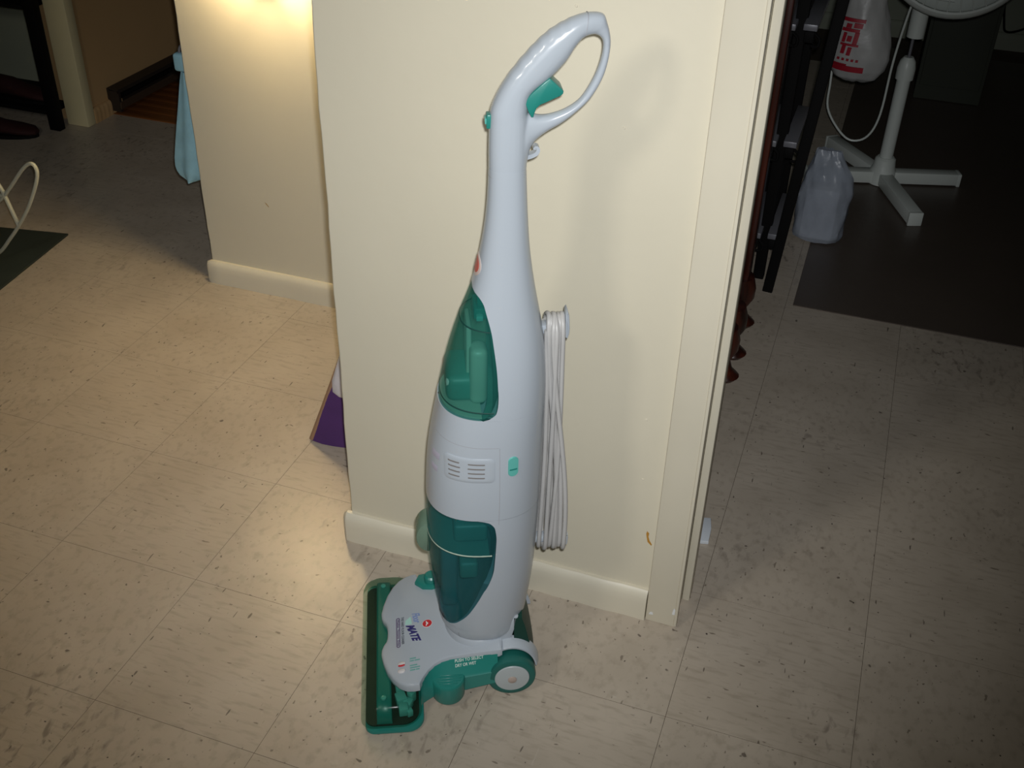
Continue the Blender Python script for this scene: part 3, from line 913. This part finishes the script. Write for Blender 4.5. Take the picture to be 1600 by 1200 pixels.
# prints on the head
def head_pt(u, s, d=0.0003): return L(u, s, ztop(u) + d)
def text_mesh(txt, size, shear=0.0, extrude=0.0002, bold=0.0, align='LEFT', spacing=1.0):
    cu = bpy.data.curves.new('txt', 'FONT'); cu.body = txt; cu.size = size; cu.shear = shear; cu.extrude = extrude; cu.offset = bold
    cu.align_x = align; cu.space_character = spacing; cu.resolution_u = 3
    o = bpy.data.objects.new('txt', cu); COL.objects.link(o)
    d = bpy.context.evaluated_depsgraph_get()
    me = bpy.data.meshes.new_from_object(o.evaluated_get(d))
    bpy.data.objects.remove(o); bpy.data.curves.remove(cu)
    return me
def fit_text(name, txt, place, w, h, m, parent, **k):
    """letters stretched to w x h; place(a, b) maps text plane to 3-D with offset d"""
    me = text_mesh(txt, 1.0, **k)
    xs = [v.co.x for v in me.vertices]; ys = [v.co.y for v in me.vertices]
    x0, x1, y0, y1 = min(xs), max(xs), min(ys), max(ys)
    for v in me.vertices:
        a = (v.co.x - x0) / (x1 - x0) * w; b = (v.co.y - y0) / (y1 - y0) * h
        v.co = place(a, b, 0.0004 if v.co.z > 0 else -0.0002)
    me.materials.clear()
    return link(name, me, m, parent)
# words read along the nozzle: baseline runs towards the viewer, letter tops towards the body
def along(u0, s0, slant=0.0): return lambda a, b, d: head_pt(u0 + b + slant * a, s0 + a, d)
fit_text('lettering', 'MATE', along(.0775, -.0045, 0.30), .040, .0145, M_navy, head, shear=0.25, bold=0.05)
fit_text('lettering', 'Floor', along(.0885, -.0300, 0.14), .0235, .0135, M_lblue, head, shear=0.2, bold=0.03)
fit_text('lettering', 'THE HARD FLOOR CLEANER', along(.0700, -.0265), .0630, .0046, M_grey_print, head, bold=0.025)
prism('emblem', [(.0765, -.0065), (.0775, -.0160), (.0865, -.0240), (.0885, -.0065)], 0, .0004, lambda a, b, d: head_pt(a, b, d), M_mint, head)
pill_o = rrect(.0610, .0678, -.0260, .0420, .0033); pill_i = rrect(.0625, .0663, -.0245, .0405, .0018)
loft('pill_frame', [[head_pt(u, s, d) for u, s in pl] for pl, d in ((pill_o, -.0003), (pill_o, .0004), (pill_i, .0004), (pill_i, -.0003))], M_plum_print, head, caps=(False, False))
fit_text('lettering', 'Washes  Vacuums  Dries', along(.0631, -.0225), .0610, .0030, M_plum_print, head, bold=0.02)
# round red emblem with a white wave
def disc(name, u, s, r0, r1, d, m, par, n=28):
    ro = [(u + r1 * math.cos(a), s + r1 * math.sin(a)) for a in np.linspace(0, 2 * math.pi, n + 1)[:-1]]
    ri = [(u + r0 * math.cos(a), s + r0 * math.sin(a)) for a in np.linspace(0, 2 * math.pi, n + 1)[:-1]]
    return loft(name, [[head_pt(a, b, q) for a, b in pl] for pl, q in ((ro, -.0003), (ro, d), (ri, d))], m, par, caps=(False, True))
em = disc('round_emblem', .1150, -.0005, .0010, .0088, .0004, M_white, head)
disc('emblem_ring', .1150, -.0005, .0074, .0082, .0006, M_red, em).data
disc('emblem_disc', .1150, -.0005, .0005, .0064, .0009, M_red, em)
wv = [(.1125, -.0050), (.1142, -.0050), (.1150, -.0020), (.1164, -.0022), (.1168, .0020), (.1150, .0018), (.1140, .0052), (.1122, .0050), (.1136, .0004)]
prism('emblem_wave', wv, 0, .0013, lambda a, b, d: head_pt(a, b, d), M_white, em)
# indicator lamps and their captions
for i, (u, s) in enumerate(((.0690, .0795), (.0688, .0945))):
    il = loft('indicator_lamp', [[(lambda p, q: (p[0], p[1], p[2] + q))(head_pt(u + k * .0068 * math.cos(a), s + k * .0048 * math.sin(a), 0), q) for a in np.linspace(0, 2 * math.pi, 21)[:-1]]
              for k, q in ((1, -.0005), (1, .0008), (.9, .0018), (.6, .0026), (.1, .0029))], mat('pale_lens', (208, 204, 204), 0.15), head)
    if i == 0:
        loft('lamp_red_lens', [[(lambda p, q: (p[0], p[1], p[2] + q))(head_pt(u + k * .0058 * math.cos(a), s + .0035 + k * .0022 * math.sin(a), 0), q) for a in np.linspace(0, 2 * math.pi, 17)[:-1]]
              for k, q in ((1, .0005), (1, .0016), (.8, .0022), (.1, .0024))], M_red, il)
for (s, spans) in ((.0715, ((0, .0105),)), (.0765, ((0, .007), (.008, .017))), (.0865, ((0, .0125),)), (.0915, ((0, .017),)), (.0965, ((0, .009), (.010, .016)))):
    for a, b in spans:
        prism('caption_mark', [(.0830 + a, s - .0012), (.0830 + b, s - .0012), (.0830 + b, s + .0012), (.0830 + a, s + .0012)], -.0003, .0004, lambda p, q, d: head_pt(p, q, d), M_teal_print, head)
# two lines on the teal side panel, read from the side
def on_slope(u0, t0):
    def pl(a, b, d):
        u = u0 + a
        si = float(np.interp(u, [.1500, .1750, .2050, .2330], [.0840, .0850, .0870, .0900])) - .001
        so = float(np.interp(u, [.15, .19, .235], [.103, .1015, .1005])) - .003
        zi = ztop(u) - .006; zc = float(np.interp(u, [.0985, .15, .19, .235], [.046, .050, .055, .062])) + .0015
        t = t0 - b / math.hypot(so - si, zi - zc)
        return L(u, si + (so - si) * t + d * .7, zi + (zc - zi) * t + d)
    return pl
fit_text('lettering', 'PUSH TO SELECT', on_slope(.1585, .26), .0480, .0056, M_pale_print, sp1, bold=0.02)
fit_text('lettering', 'DRY OR WET', on_slope(.1590, .52), .0350, .0056, M_pale_print, sp1, bold=0.02)

# ------------------------------------------------------------------ things in the left room
# lamp on the left wall, just above the frame
lamp = empty('wall_lamp', (-1.38, LW - 0.001, 0.848))
tag(lamp, 'small warm globe lamp mounted low on the cream left wall', 'lamp')
loft('back_plate', cyl_rows((0, 0, 0), [(.040, -.0005), (.040, -.008), (.034, -.012)], 'Y', 28), M_brass, lamp)
tube('lamp_arm', catmull([(0, -.010, 0), (0, -.035, -.004), (0, -.058, .010), (0, -.064, .035)], 5), .007, M_brass, lamp)
loft('socket', cyl_rows((0, -.064, 0), [(.016, .030), (.020, .045), (.022, .060)], 'Z', 20), M_brass, lamp)
m_bulb = bpy.data.materials.new('warm_bulb'); m_bulb.use_nodes = True
pb = m_bulb.node_tree.nodes['Principled BSDF']
pb.inputs['Emission Color'].default_value = (1.0, 0.76, 0.42, 1); pb.inputs['Emission Strength'].default_value = 128.0
loft('bulb', cyl_rows((0, -.064, .092), [(.052 * math.sin(a) + .002, -.052 * math.cos(a)) for a in np.linspace(0.42, math.pi, 14)], 'Z', 28), m_bulb, lamp)

# light blue cloth on a hook at the free end of the left wall
cl = empty('hanging_cloth', (-1.665, LW + 0.06, 0.0))
tag(cl, 'light blue cloth hanging from a hook at the end of the left wall', 'cloth')
R = []
for i in range(26):
    t = i / 25
    z = .565 - t * .30
    w = .014 + .034 * min(1, t * 1.25) ** .8
    if t > .86: w *= math.sqrt(max(.05, 1 - ((t - .86) / .145) ** 2))
    d = .010 + .012 * t
    cx = -.008 - .026 * t
    R.append([(cx + w * math.cos(a) * (1 + .12 * math.sin(a * 5 + t * 3)), d * math.sin(a) * (1 + .25 * math.sin(a * 4 + 1)), z) for a in np.linspace(0, 2 * math.pi, 29)[:-1]])
loft('cloth_drape', R, M_blue, cl)
box('cloth_loop', (-.034, -.014, .566), (.004, .014, .612), M_blue, cl, bev=.008, seg=3)
tube('hook', catmull([(.028, 0, .64), (.004, 0, .638), (-.016, 0, .625), (-.018, 0, .600), (-.006, 0, .596)], 5), .0035, M_grey_metal, cl)
box('hook_plate', (.0270, -.012, .62), (.0288, .012, .67), M_grey_metal, cl, bev=.0008, seg=1)

# purple bag behind the left edge of the middle wall
pg = empty('purple_bag', (-0.86, 1.755, 0.0))
tag(pg, 'dark purple flared bag standing on the floor behind the cream wall edge', 'bag')
R = []
for i in range(15):
    t = i / 14
    z = .0015 + .30 * t
    xl, xr = -.180 + .100 * t, .16 - .02 * t
    dy = .055 * (1 - .75 * t)
    n = 12
    ring = [(xl + (xr - xl) * k / n, -dy - .004 * math.sin(k * 1.3 + t * 4), z) for k in range(n + 1)] + [(xr + (xl - xr) * k / n, dy + .004 * math.sin(k * 1.7), z) for k in range(n + 1)]
    R.append(ring)
loft('bag_body', R, M_purple, pg)
tube('bag_edge_highlight', [(-.181, -.052, .004), (-.147, -.040, .10), (-.113, -.026, .20), (-.084, -.014, .292)], .006, M_tan_edge, pg, 8)  # tan tube paints the lamp's highlight along the bag's left edge
R = [[(-.100 + .030 * math.cos(a) * k + .02 * t, -.046 + .018 * t + .010 * math.sin(a) * k, .135 + t * .11) for a in np.linspace(0, 2 * math.pi, 17)[:-1]] for t, k in ((0, .3), (.08, .8), (.3, 1.0), (.6, .9), (.9, .8), (1, .3))]
loft('white_tissue', R, mat('white_tissue_paper', (206, 202, 206), 0.8, bump=0.4), pg)

# dark green mat with the white wire stand
tag(prism('floor_mat', [(-2.180, 2.330), (-2.75, 2.225), (-2.72, 1.62), (-2.100, 1.62), (-2.138, 1.985)], .0005, .007, lambda a, b, d: (a, b, d), M_mat_l, bev=.002),
    'dark green rubber mat at the left edge under the white wire stand', 'mat')
ws = empty('wire_stand', (-2.30, 2.10, 0.0065))
tag(ws, 'white painted curled wire stand on the dark green mat', 'stand')
def wire(name, pts, r=.0050, m=M_wire): return tube(name, catmull([(x + 2.30, y - 2.10, z) for x, y, z in pts], 7), r, m, ws, 8)
wire('wire_loop', [(-2.30, 2.10, .004), (-2.222, 2.10, .040), (-2.170, 2.10, .092), (-2.127, 2.10, .140), (-2.080, 2.10, .200), (-2.042, 2.10, .262), (-2.022, 2.10, .305), (-2.022, 2.10, .328), (-2.036, 2.10, .335), (-2.068, 2.10, .312), (-2.127, 2.10, .248), (-2.175, 2.10, .203), (-2.30, 2.10, .120)])
wire('wire_brace', [(-2.190, 2.10, .305), (-2.157, 2.10, .250), (-2.143, 2.10, .205), (-2.127, 2.10, .142)], .0055)
wire('wire_brace', [(-2.30, 2.10, .19), (-2.23, 2.10, .208), (-2.150, 2.10, .226)], .0055)
wire('wire_loop', [(-2.30, 2.10, .004), (-2.378, 2.10, .040), (-2.43, 2.10, .092), (-2.473, 2.10, .140), (-2.52, 2.10, .200), (-2.558, 2.10, .262), (-2.578, 2.10, .305), (-2.564, 2.10, .335), (-2.53, 2.10, .312), (-2.473, 2.10, .248), (-2.30, 2.10, .120)])
wire('wire_post', [(-2.30, 2.10, .003), (-2.30, 2.10, .3), (-2.30, 2.10, .60)], .007)

# baseboard heater on the hall wall
ht = empty('baseboard_heater', (-2.668, 3.20, 0.0))
tag(ht, 'long dark metal baseboard heater along the tan hall wall', 'heater')
HL = 1.25
box('heater_back', (.0005, .0, .012), (.010, HL, .098), M_heater, ht)
prism('heater_hood', [(.008, .100), (.046, .094), (.052, .084), (.048, .082), (.043, .090), (.008, .096)], .0, HL, lambda a, b, d: (a, d, b), M_heater, ht)
prism('heater_front', [(.048, .022), (.053, .024), (.056, .050), (.052, .052)], .0, HL, lambda a, b, d: (a, d, b), mat('heater_front_metal', (84, 68, 54), .45, metallic=.2), ht)
box('heater_pipe', (.018, .004, .052), (.036, HL - .004, .070), M_black, ht, bev=.004)
for y in (.0, .36, .72, HL - .012): box('heater_bracket', (.0095, y, .014), (.050, y + .012, .090), M_heater, ht)

# black shoe rack with shoes, far left
rk = empty('shoe_rack', (-2.98, 3.02, 0.0))
tag(rk, 'black shoe rack beside the cream column in the far left corner', 'rack')
for x in (.235, -.45):
    for y in (-.02, .20): box('rack_post', (x - .022, y - .016, 0.001), (x + .022, y + .016, 1.15), M_black, rk, bev=.003)
for z in (.055, .42, .80): box('rack_shelf', (-.44, -.03, z), (.225, .21, z + .014), M_black, rk, bev=.002)
def shoe(x, y, z, m, lab, rz=0.0):
    o = empty('shoe', (x, y, z), rz)
    tag(o, lab, 'shoe', 'shoes on the black rack')
    R = []
    for t, w, h in ((0, .020, .055), (.04, .032, .070), (.10, .034, .066), (.15, .036, .048), (.21, .042, .036), (.25, .036, .028), (.27, .016, .018)):
        R.append([(t - .13, w * math.cos(a), .008 + max(0.0, h * (.5 + .5 * math.sin(a)))) for a in np.linspace(0, 2 * math.pi, 17)[:-1]])
    loft('upper', R, m, o)
    loft('sole', [[(x_ - .13, y_, zz) for x_, y_ in [(.135 + .138 * math.cos(a), .043 * math.sin(a) * (1 + .1 * math.cos(a))) for a in np.linspace(0, 2 * math.pi, 21)[:-1]]] for zz in (.0, .012)], M_black, o)
    return o
shoe(-2.93, 3.06, .0700, M_red_shoe, 'dark red shoe on the lowest shelf of the black rack')
shoe(-3.22, 3.08, .0700, M_ltblack, 'black shoe on the lowest shelf of the black rack')
shoe(-2.90, 2.885, .0005, M_red_shoe, 'dark red shoe on the floor in front of the black rack', .25)

# ------------------------------------------------------------------ things in the dark room on the right
tag(box('floor_rug', (-0.106, 2.712, .0004), (2.2, 5.2, .0035), M_mat_r, bev=.001, seg=1), 'large dark brown vinyl mat covering the floor of the dark room', 'mat')

fan = empty('pedestal_fan', (0.062, 3.655, 0.0036))
tag(fan, 'white pedestal fan on a cross shaped base in the dark room', 'fan')
for k, (a, ln) in enumerate(((math.atan2(-.93, .37), .325), (math.atan2(.30, .95), .25), (math.atan2(.80, -.62), .31), (math.atan2(-.30, -.95), .25))):
    Mx = Matrix.Rotation(a, 4, 'Z')
    box('base_arm', (.018, -.022, .004), (ln, .022, .044), M_fan, fan, bev=.004, M=Mx)
    box('arm_cap', (ln - .004, -.0225, .000), (ln + .008, .0225, .0445), M_fan, fan, bev=.003, M=Mx)
loft('base_hub', cyl_rows((0, 0, 0), [(.044, .002), (.042, .045), (.036, .060), (.033, .085), (.026, .092)], 'Z', 28), M_fan, fan)
loft('pole', cyl_rows((0, 0, 0), [(.0215, .085), (.0215, .375)], 'Z', 24), M_fan, fan)
loft('pole_collar', cyl_rows((0, 0, 0), [(.028, .355), (.0285, .390), (.024, .412), (.015, .425)], 'Z', 24), M_fan, fan)
loft('inner_rod', cyl_rows((0, 0, 0), [(.005, .42), (.005, .50)], 'Z', 12), M_grey_metal, fan)
loft('upper_post', cyl_rows((0.004, 0, 0), [(.026, .488), (.0265, .60), (.030, .70), (.034, .74)], 'Z', 24), M_fan, fan)
# cage: shallow dish of rings and spokes tilted towards the doorway
cage_c = Vector((.070, -.14, .805)); tilt = math.radians(62)
def cg(r, a, h):
    p = Vector((r * math.cos(a), r * math.sin(a), h))
    p = Matrix.Rotation(tilt, 3, 'X') @ p
    return cage_c + p
mot = loft('motor', [[cg(r, a, h) for a in np.linspace(0, 2 * math.pi, 29)[:-1]] for r, h in ((.03, -.15), (.055, -.14), (.066, -.10), (.066, -.02), (.05, .0))], M_fan, fan)
cgo = loft('cage_rim', [[cg(.205 + .010 * math.cos(b), a, .010 * math.sin(b) * 2.2) for b in np.linspace(0, 2 * math.pi, 11)[:-1]] for a in np.linspace(0, 2 * math.pi, 61)], M_fan, fan, caps=(False, False))
R = [[cg(r, a, h) for a in np.linspace(0, 2 * math.pi, 61)[:-1]] for r, h in ((.206, -.02), (.19, -.045), (.15, -.06), (.07, -.065))]
loft('cage_back', R, M_fan, fan, caps=(False, False), thick=.002)
for k in range(36):
    a = 2 * math.pi * k / 36
    tube('cage_wire', [cg(.035, a, .075), cg(.11, a, .070), cg(.175, a, .048), cg(.204, a, .012)], .0016, M_fan, cgo, 5)
loft('cage_badge', [[cg(r, a, h) for a in np.linspace(0, 2 * math.pi, 25)[:-1]] for r, h in ((.036, .070), (.036, .080), (.02, .083))], M_fan, cgo)
for k in range(3):
    a0 = 2 * math.pi * k / 3
    loft('blade', [[cg(r, a0 + w * (.25 + r * 2.0), .010 + .02 * w) for r in np.linspace(.04, .175, 7)] for w in (-1, -.5, 0, .5, 1)], M_fan, fan, closed=False, caps=(False, False), thick=.002)
loft('blade_hub', [[cg(r, a, h) for a in np.linspace(0, 2 * math.pi, 21)[:-1]] for r, h in ((.042, -.005), (.042, .03), (.02, .04))], M_fan, fan)
cp = [(.040, 3.60, .62), (.030, 3.60, .556), (.018, 3.60, .417), (.014, 3.60, .25), (-.010, 3.60, .172), (-.057, 3.60, .150), (-.103, 3.60, .178), (-.151, 3.60, .247), (-.158, 3.60, .331), (-.165, 3.63, .42), (-.18, 3.70, .50)]
tube('fan_cord', catmull([(x - .062, y - 3.655, z) for x, y, z in cp], 6), .0036, M_fan, fan, 8)

# hanging carrier bag with red print
def blob(rings, seg=36, seed=1, amp=.004):
    r_ = random.Random(seed); ph = [r_.uniform(0, 6) for _ in range(6)]
    R = []
    for i, (cx, cy, z, w, d) in enumerate(rings):
        row = []
        for k in range(seg):
            a = 2 * math.pi * k / seg
            q = amp * (math.sin(3 * a + ph[0] + z * 20) + .7 * math.sin(7 * a + ph[1] - z * 33) + .5 * math.sin(11 * a + ph[2] + z * 61))
            row.append((cx + (w + q) * math.cos(a), cy + (d + q) * math.sin(a), z + q * .6 * math.sin(2 * a + ph[3])))
        R.append(row)
    return R
hb = empty('carrier_bag', (-.085, 3.50, 0.0))
tag(hb, 'white plastic carrier bag with red print hanging left of the fan', 'bag')
prof = [(0, .383, .010, .006), (0, .386, .040, .028), (0, .398, .066, .045), (.001, .425, .084, .056), (.002, .460, .091, .058), (.001, .500, .088, .054), (-.002, .545, .078, .046), (-.006, .590, .066, .036), (-.010, .640, .056, .028), (-.014, .70, .046, .020), (-.016, .75, .036, .014)]
rings = []
for i in range(len(prof) - 1):
    for k in range(4):
        t = k / 4; a, b = prof[i], prof[i + 1]
        rings.append((a[0] + (b[0] - a[0]) * t, 0, a[1] + (b[1] - a[1]) * t, a[2] + (b[2] - a[2]) * t, a[3] + (b[3] - a[3]) * t))
rings.append((prof[-1][0], 0, *prof[-1][1:]))
bb = loft('bag_body', blob(rings, seed=4, amp=.0022), M_bag, hb)
for x in (-.036, .008):
    tube('bag_handle', catmull([(x, -.006, .745), (x - .004, -.008, .82), (-.016, 0, .885), (x + .006, .008, .82), (x, .010, .745)], 6), .007, M_bag, hb, 8)
pz = [p[1] for p in prof]
def bag_pt(x, z, off=.006):
    w, d, c = (float(np.interp(z, pz, [p[j] for p in prof])) for j in (2, 3, 0))
    q = max(-.95, min(.95, (x - c) / w))
    return (x, -(d * math.sqrt(1 - q * q)) - off, z)
def bag_print(x0, x1, z0, z1, shear=0.0):
    R = [[bag_pt(x0 + (x1 - x0) * i / 6 + shear * (z - z0), z, o) for i in range(7)] for z, o in ((z0, .003), (z0 + (z1 - z0) * .02, .0062), ((z0 + z1) / 2, .0062), (z1 - (z1 - z0) * .02, .0062), (z1, .003))]
    loft('red_print', R, mat('crimson_bag_print', (160, 24, 42), .5), bb, closed=False, caps=(False, False))
bag_print(-.074, .022, .424, .441)
bag_print(-.076, -.030, .442, .446)
for a in ((-.056, -.044, .475, .500), (-.038, -.026, .472, .496), (-.060, -.006, .500, .506), (-.058, -.048, .508, .536), (-.044, -.030, .512, .528), (-.026, -.012, .506, .540), (-.062, -.010, .540, .549), (-.052, -.036, .550, .562), (-.030, -.004, .552, .566), (-.066, .002, .568, .578)):
    bag_print(*a, .12)
for x in (-.062, -.048, -.034, -.020, -.006): bag_print(x, x + .008, .456, .463, .1)

# clear bag standing on the floor in front of the fan base
sbg = empty('clear_plastic_bag', (-.094, 3.155, 0.0036))
tag(sbg, 'crumpled clear plastic bag standing on the floor beside the dark rack', 'bag')
prof2 = [(0, .001, .050, .040), (0, .006, .066, .055), (0, .02, .072, .060), (.002, .06, .074, .060), (.004, .11, .076, .058), (.006, .16, .076, .054), (.002, .20, .068, .046), (-.004, .235, .052, .032), (-.010, .262, .040, .020), (-.012, .280, .034, .012)]
rings = []
for i in range(len(prof2) - 1):
    for k in range(4):
        t = k / 4; a, b = prof2[i], prof2[i + 1]
        rings.append((a[0] + (b[0] - a[0]) * t, 0, a[1] + (b[1] - a[1]) * t, a[2] + (b[2] - a[2]) * t, a[3] + (b[3] - a[3]) * t))
rings.append((prof2[-1][0], 0, *prof2[-1][1:]))
loft('bag_film', blob(rings, seed=9, amp=.0032), M_clearbag, sbg)
box('paper_inside', (-.052, -.030, .006), (.045, .025, .165), mat('pale_paper', (188, 190, 194), .7, var=.05), sbg, bev=.004)

# dark rack of folded frames leaning behind the door jamb
fr = empty('folding_frame_rack', (-.20, 2.86, 0.0))
tag(fr, 'black metal rack with grey ledges behind the door jamb', 'rack')
for (x, y, w) in ((-.055, -.10, .016), (-.020, -.02, .015), (-.055, .24, .016), (-.020, .30, .015)):
    box('rack_post', (x - w, y - .014, .001), (x + w, y + .014, 1.25), M_black, fr, bev=.003)
for z in (.15, .415, .715):
    for (x, dz) in ((-.044, 0.0), (.008, .004)):
        box('rack_ledge', (x - .017, -.085, z + dz), (x + .017, .20, z + dz + .016), M_grey_metal, fr, bev=.002)
        box('ledge_bracket', (x - .012, -.088, z + dz - .028), (x + .012, -.072, z + dz - .0005), M_black, fr, bev=.002)
        tube('ledge_hook', catmull([(x + .012, -.080, z + dz - .004), (x + .026, -.084, z + dz - .016), (x + .024, -.084, z + dz - .034), (x + .008, -.082, z + dz - .036)], 4), .004, M_black, fr, 7)
box('diagonal_brace', (-.014, -.008, 0), (.014, .008, .88), M_black, fr, bev=.003, M=Matrix.Translation((.018, -.115, .012)) @ Matrix.Rotation(math.radians(4.0), 4, 'Y'))

box('hanging_rail', (.094, -.10, .872), (.106, .67, .884), M_black, fr, bev=.002)
box('rail_arm', (-.03, -.10, .8725), (.0945, -.088, .8835), M_black, fr, bev=.002)

# mahogany cabinet with scroll feet, mostly hidden by the jamb
cb = empty('mahogany_cabinet', (-.434, 2.42, 0.0))
tag(cb, 'dark mahogany cabinet with scrolled feet peeking out behind the door jamb', 'cabinet')
box('cabinet_body', (-.06, -.16, .14), (.200, .17, 1.25), M_mahog, cb, bev=.004)
box('cabinet_side', (.196, .120, .03), (.214, .172, 1.20), M_mahog, cb, bev=.004)
for (x, y) in ((.195, -.13), (.195, -.02), (.19, .14)):
    R = []
    for z, w, o in ((.0015, .026, .026), (.012, .032, .030), (.030, .022, .018), (.055, .022, .008), (.085, .036, .010), (.115, .042, .004), (.145, .040, -.004)):
        R.append([(x + o * .8 + w * math.cos(a), y + w * math.sin(a), z) for a in np.linspace(0, 2 * math.pi, 17)[:-1]])
    loft('foot', R, M_mahog, cb)

# dark cupboard and cable at the back of the dark room
cp_ = empty('dark_cupboard', (.25, 4.72, 0.0036))
tag(cp_, 'dark grey green cupboard standing behind the white fan', 'cupboard')
box('cupboard_body', (-.125, -.16, .001), (.125, .16, 1.05), M_cabinet, cp_, bev=.004)
box('cupboard_door', (-.112, -.172, .06), (.112, -.161, 1.02), M_cabinet, cp_, bev=.003)
loft('door_knob', cyl_rows((.09, 0, .52), [(.006, -.172), (.006, -.185), (.013, -.190), (.011, -.198)], 'Y', 16), M_grey_metal, cp_)
tag(tube('wall_cable', catmull([(.40, 5.385, .6), (.43, 5.385, .26), (.455, 5.384, .12), (.475, 5.384, .082), (.53, 5.384, .095), (.62, 5.384, .15), (.80, 5.384, .2)], 6), .005, M_black, None, 8),
    'black cable running down the back wall of the dark room', 'cable')
# white scrap of paper peeking out behind the jamb
tag(prism('paper_scrap', [(-.195, 1.665), (-.139, 1.68), (-.141, 1.72), (-.148, 1.752), (-.20, 1.74)], .0006, .010, lambda a, b, d: (a, b, d), mat('white_scrap_paper', (214, 220, 226), .6), bev=.002),
    'small white scrap lying on the floor behind the door jamb', 'paper')
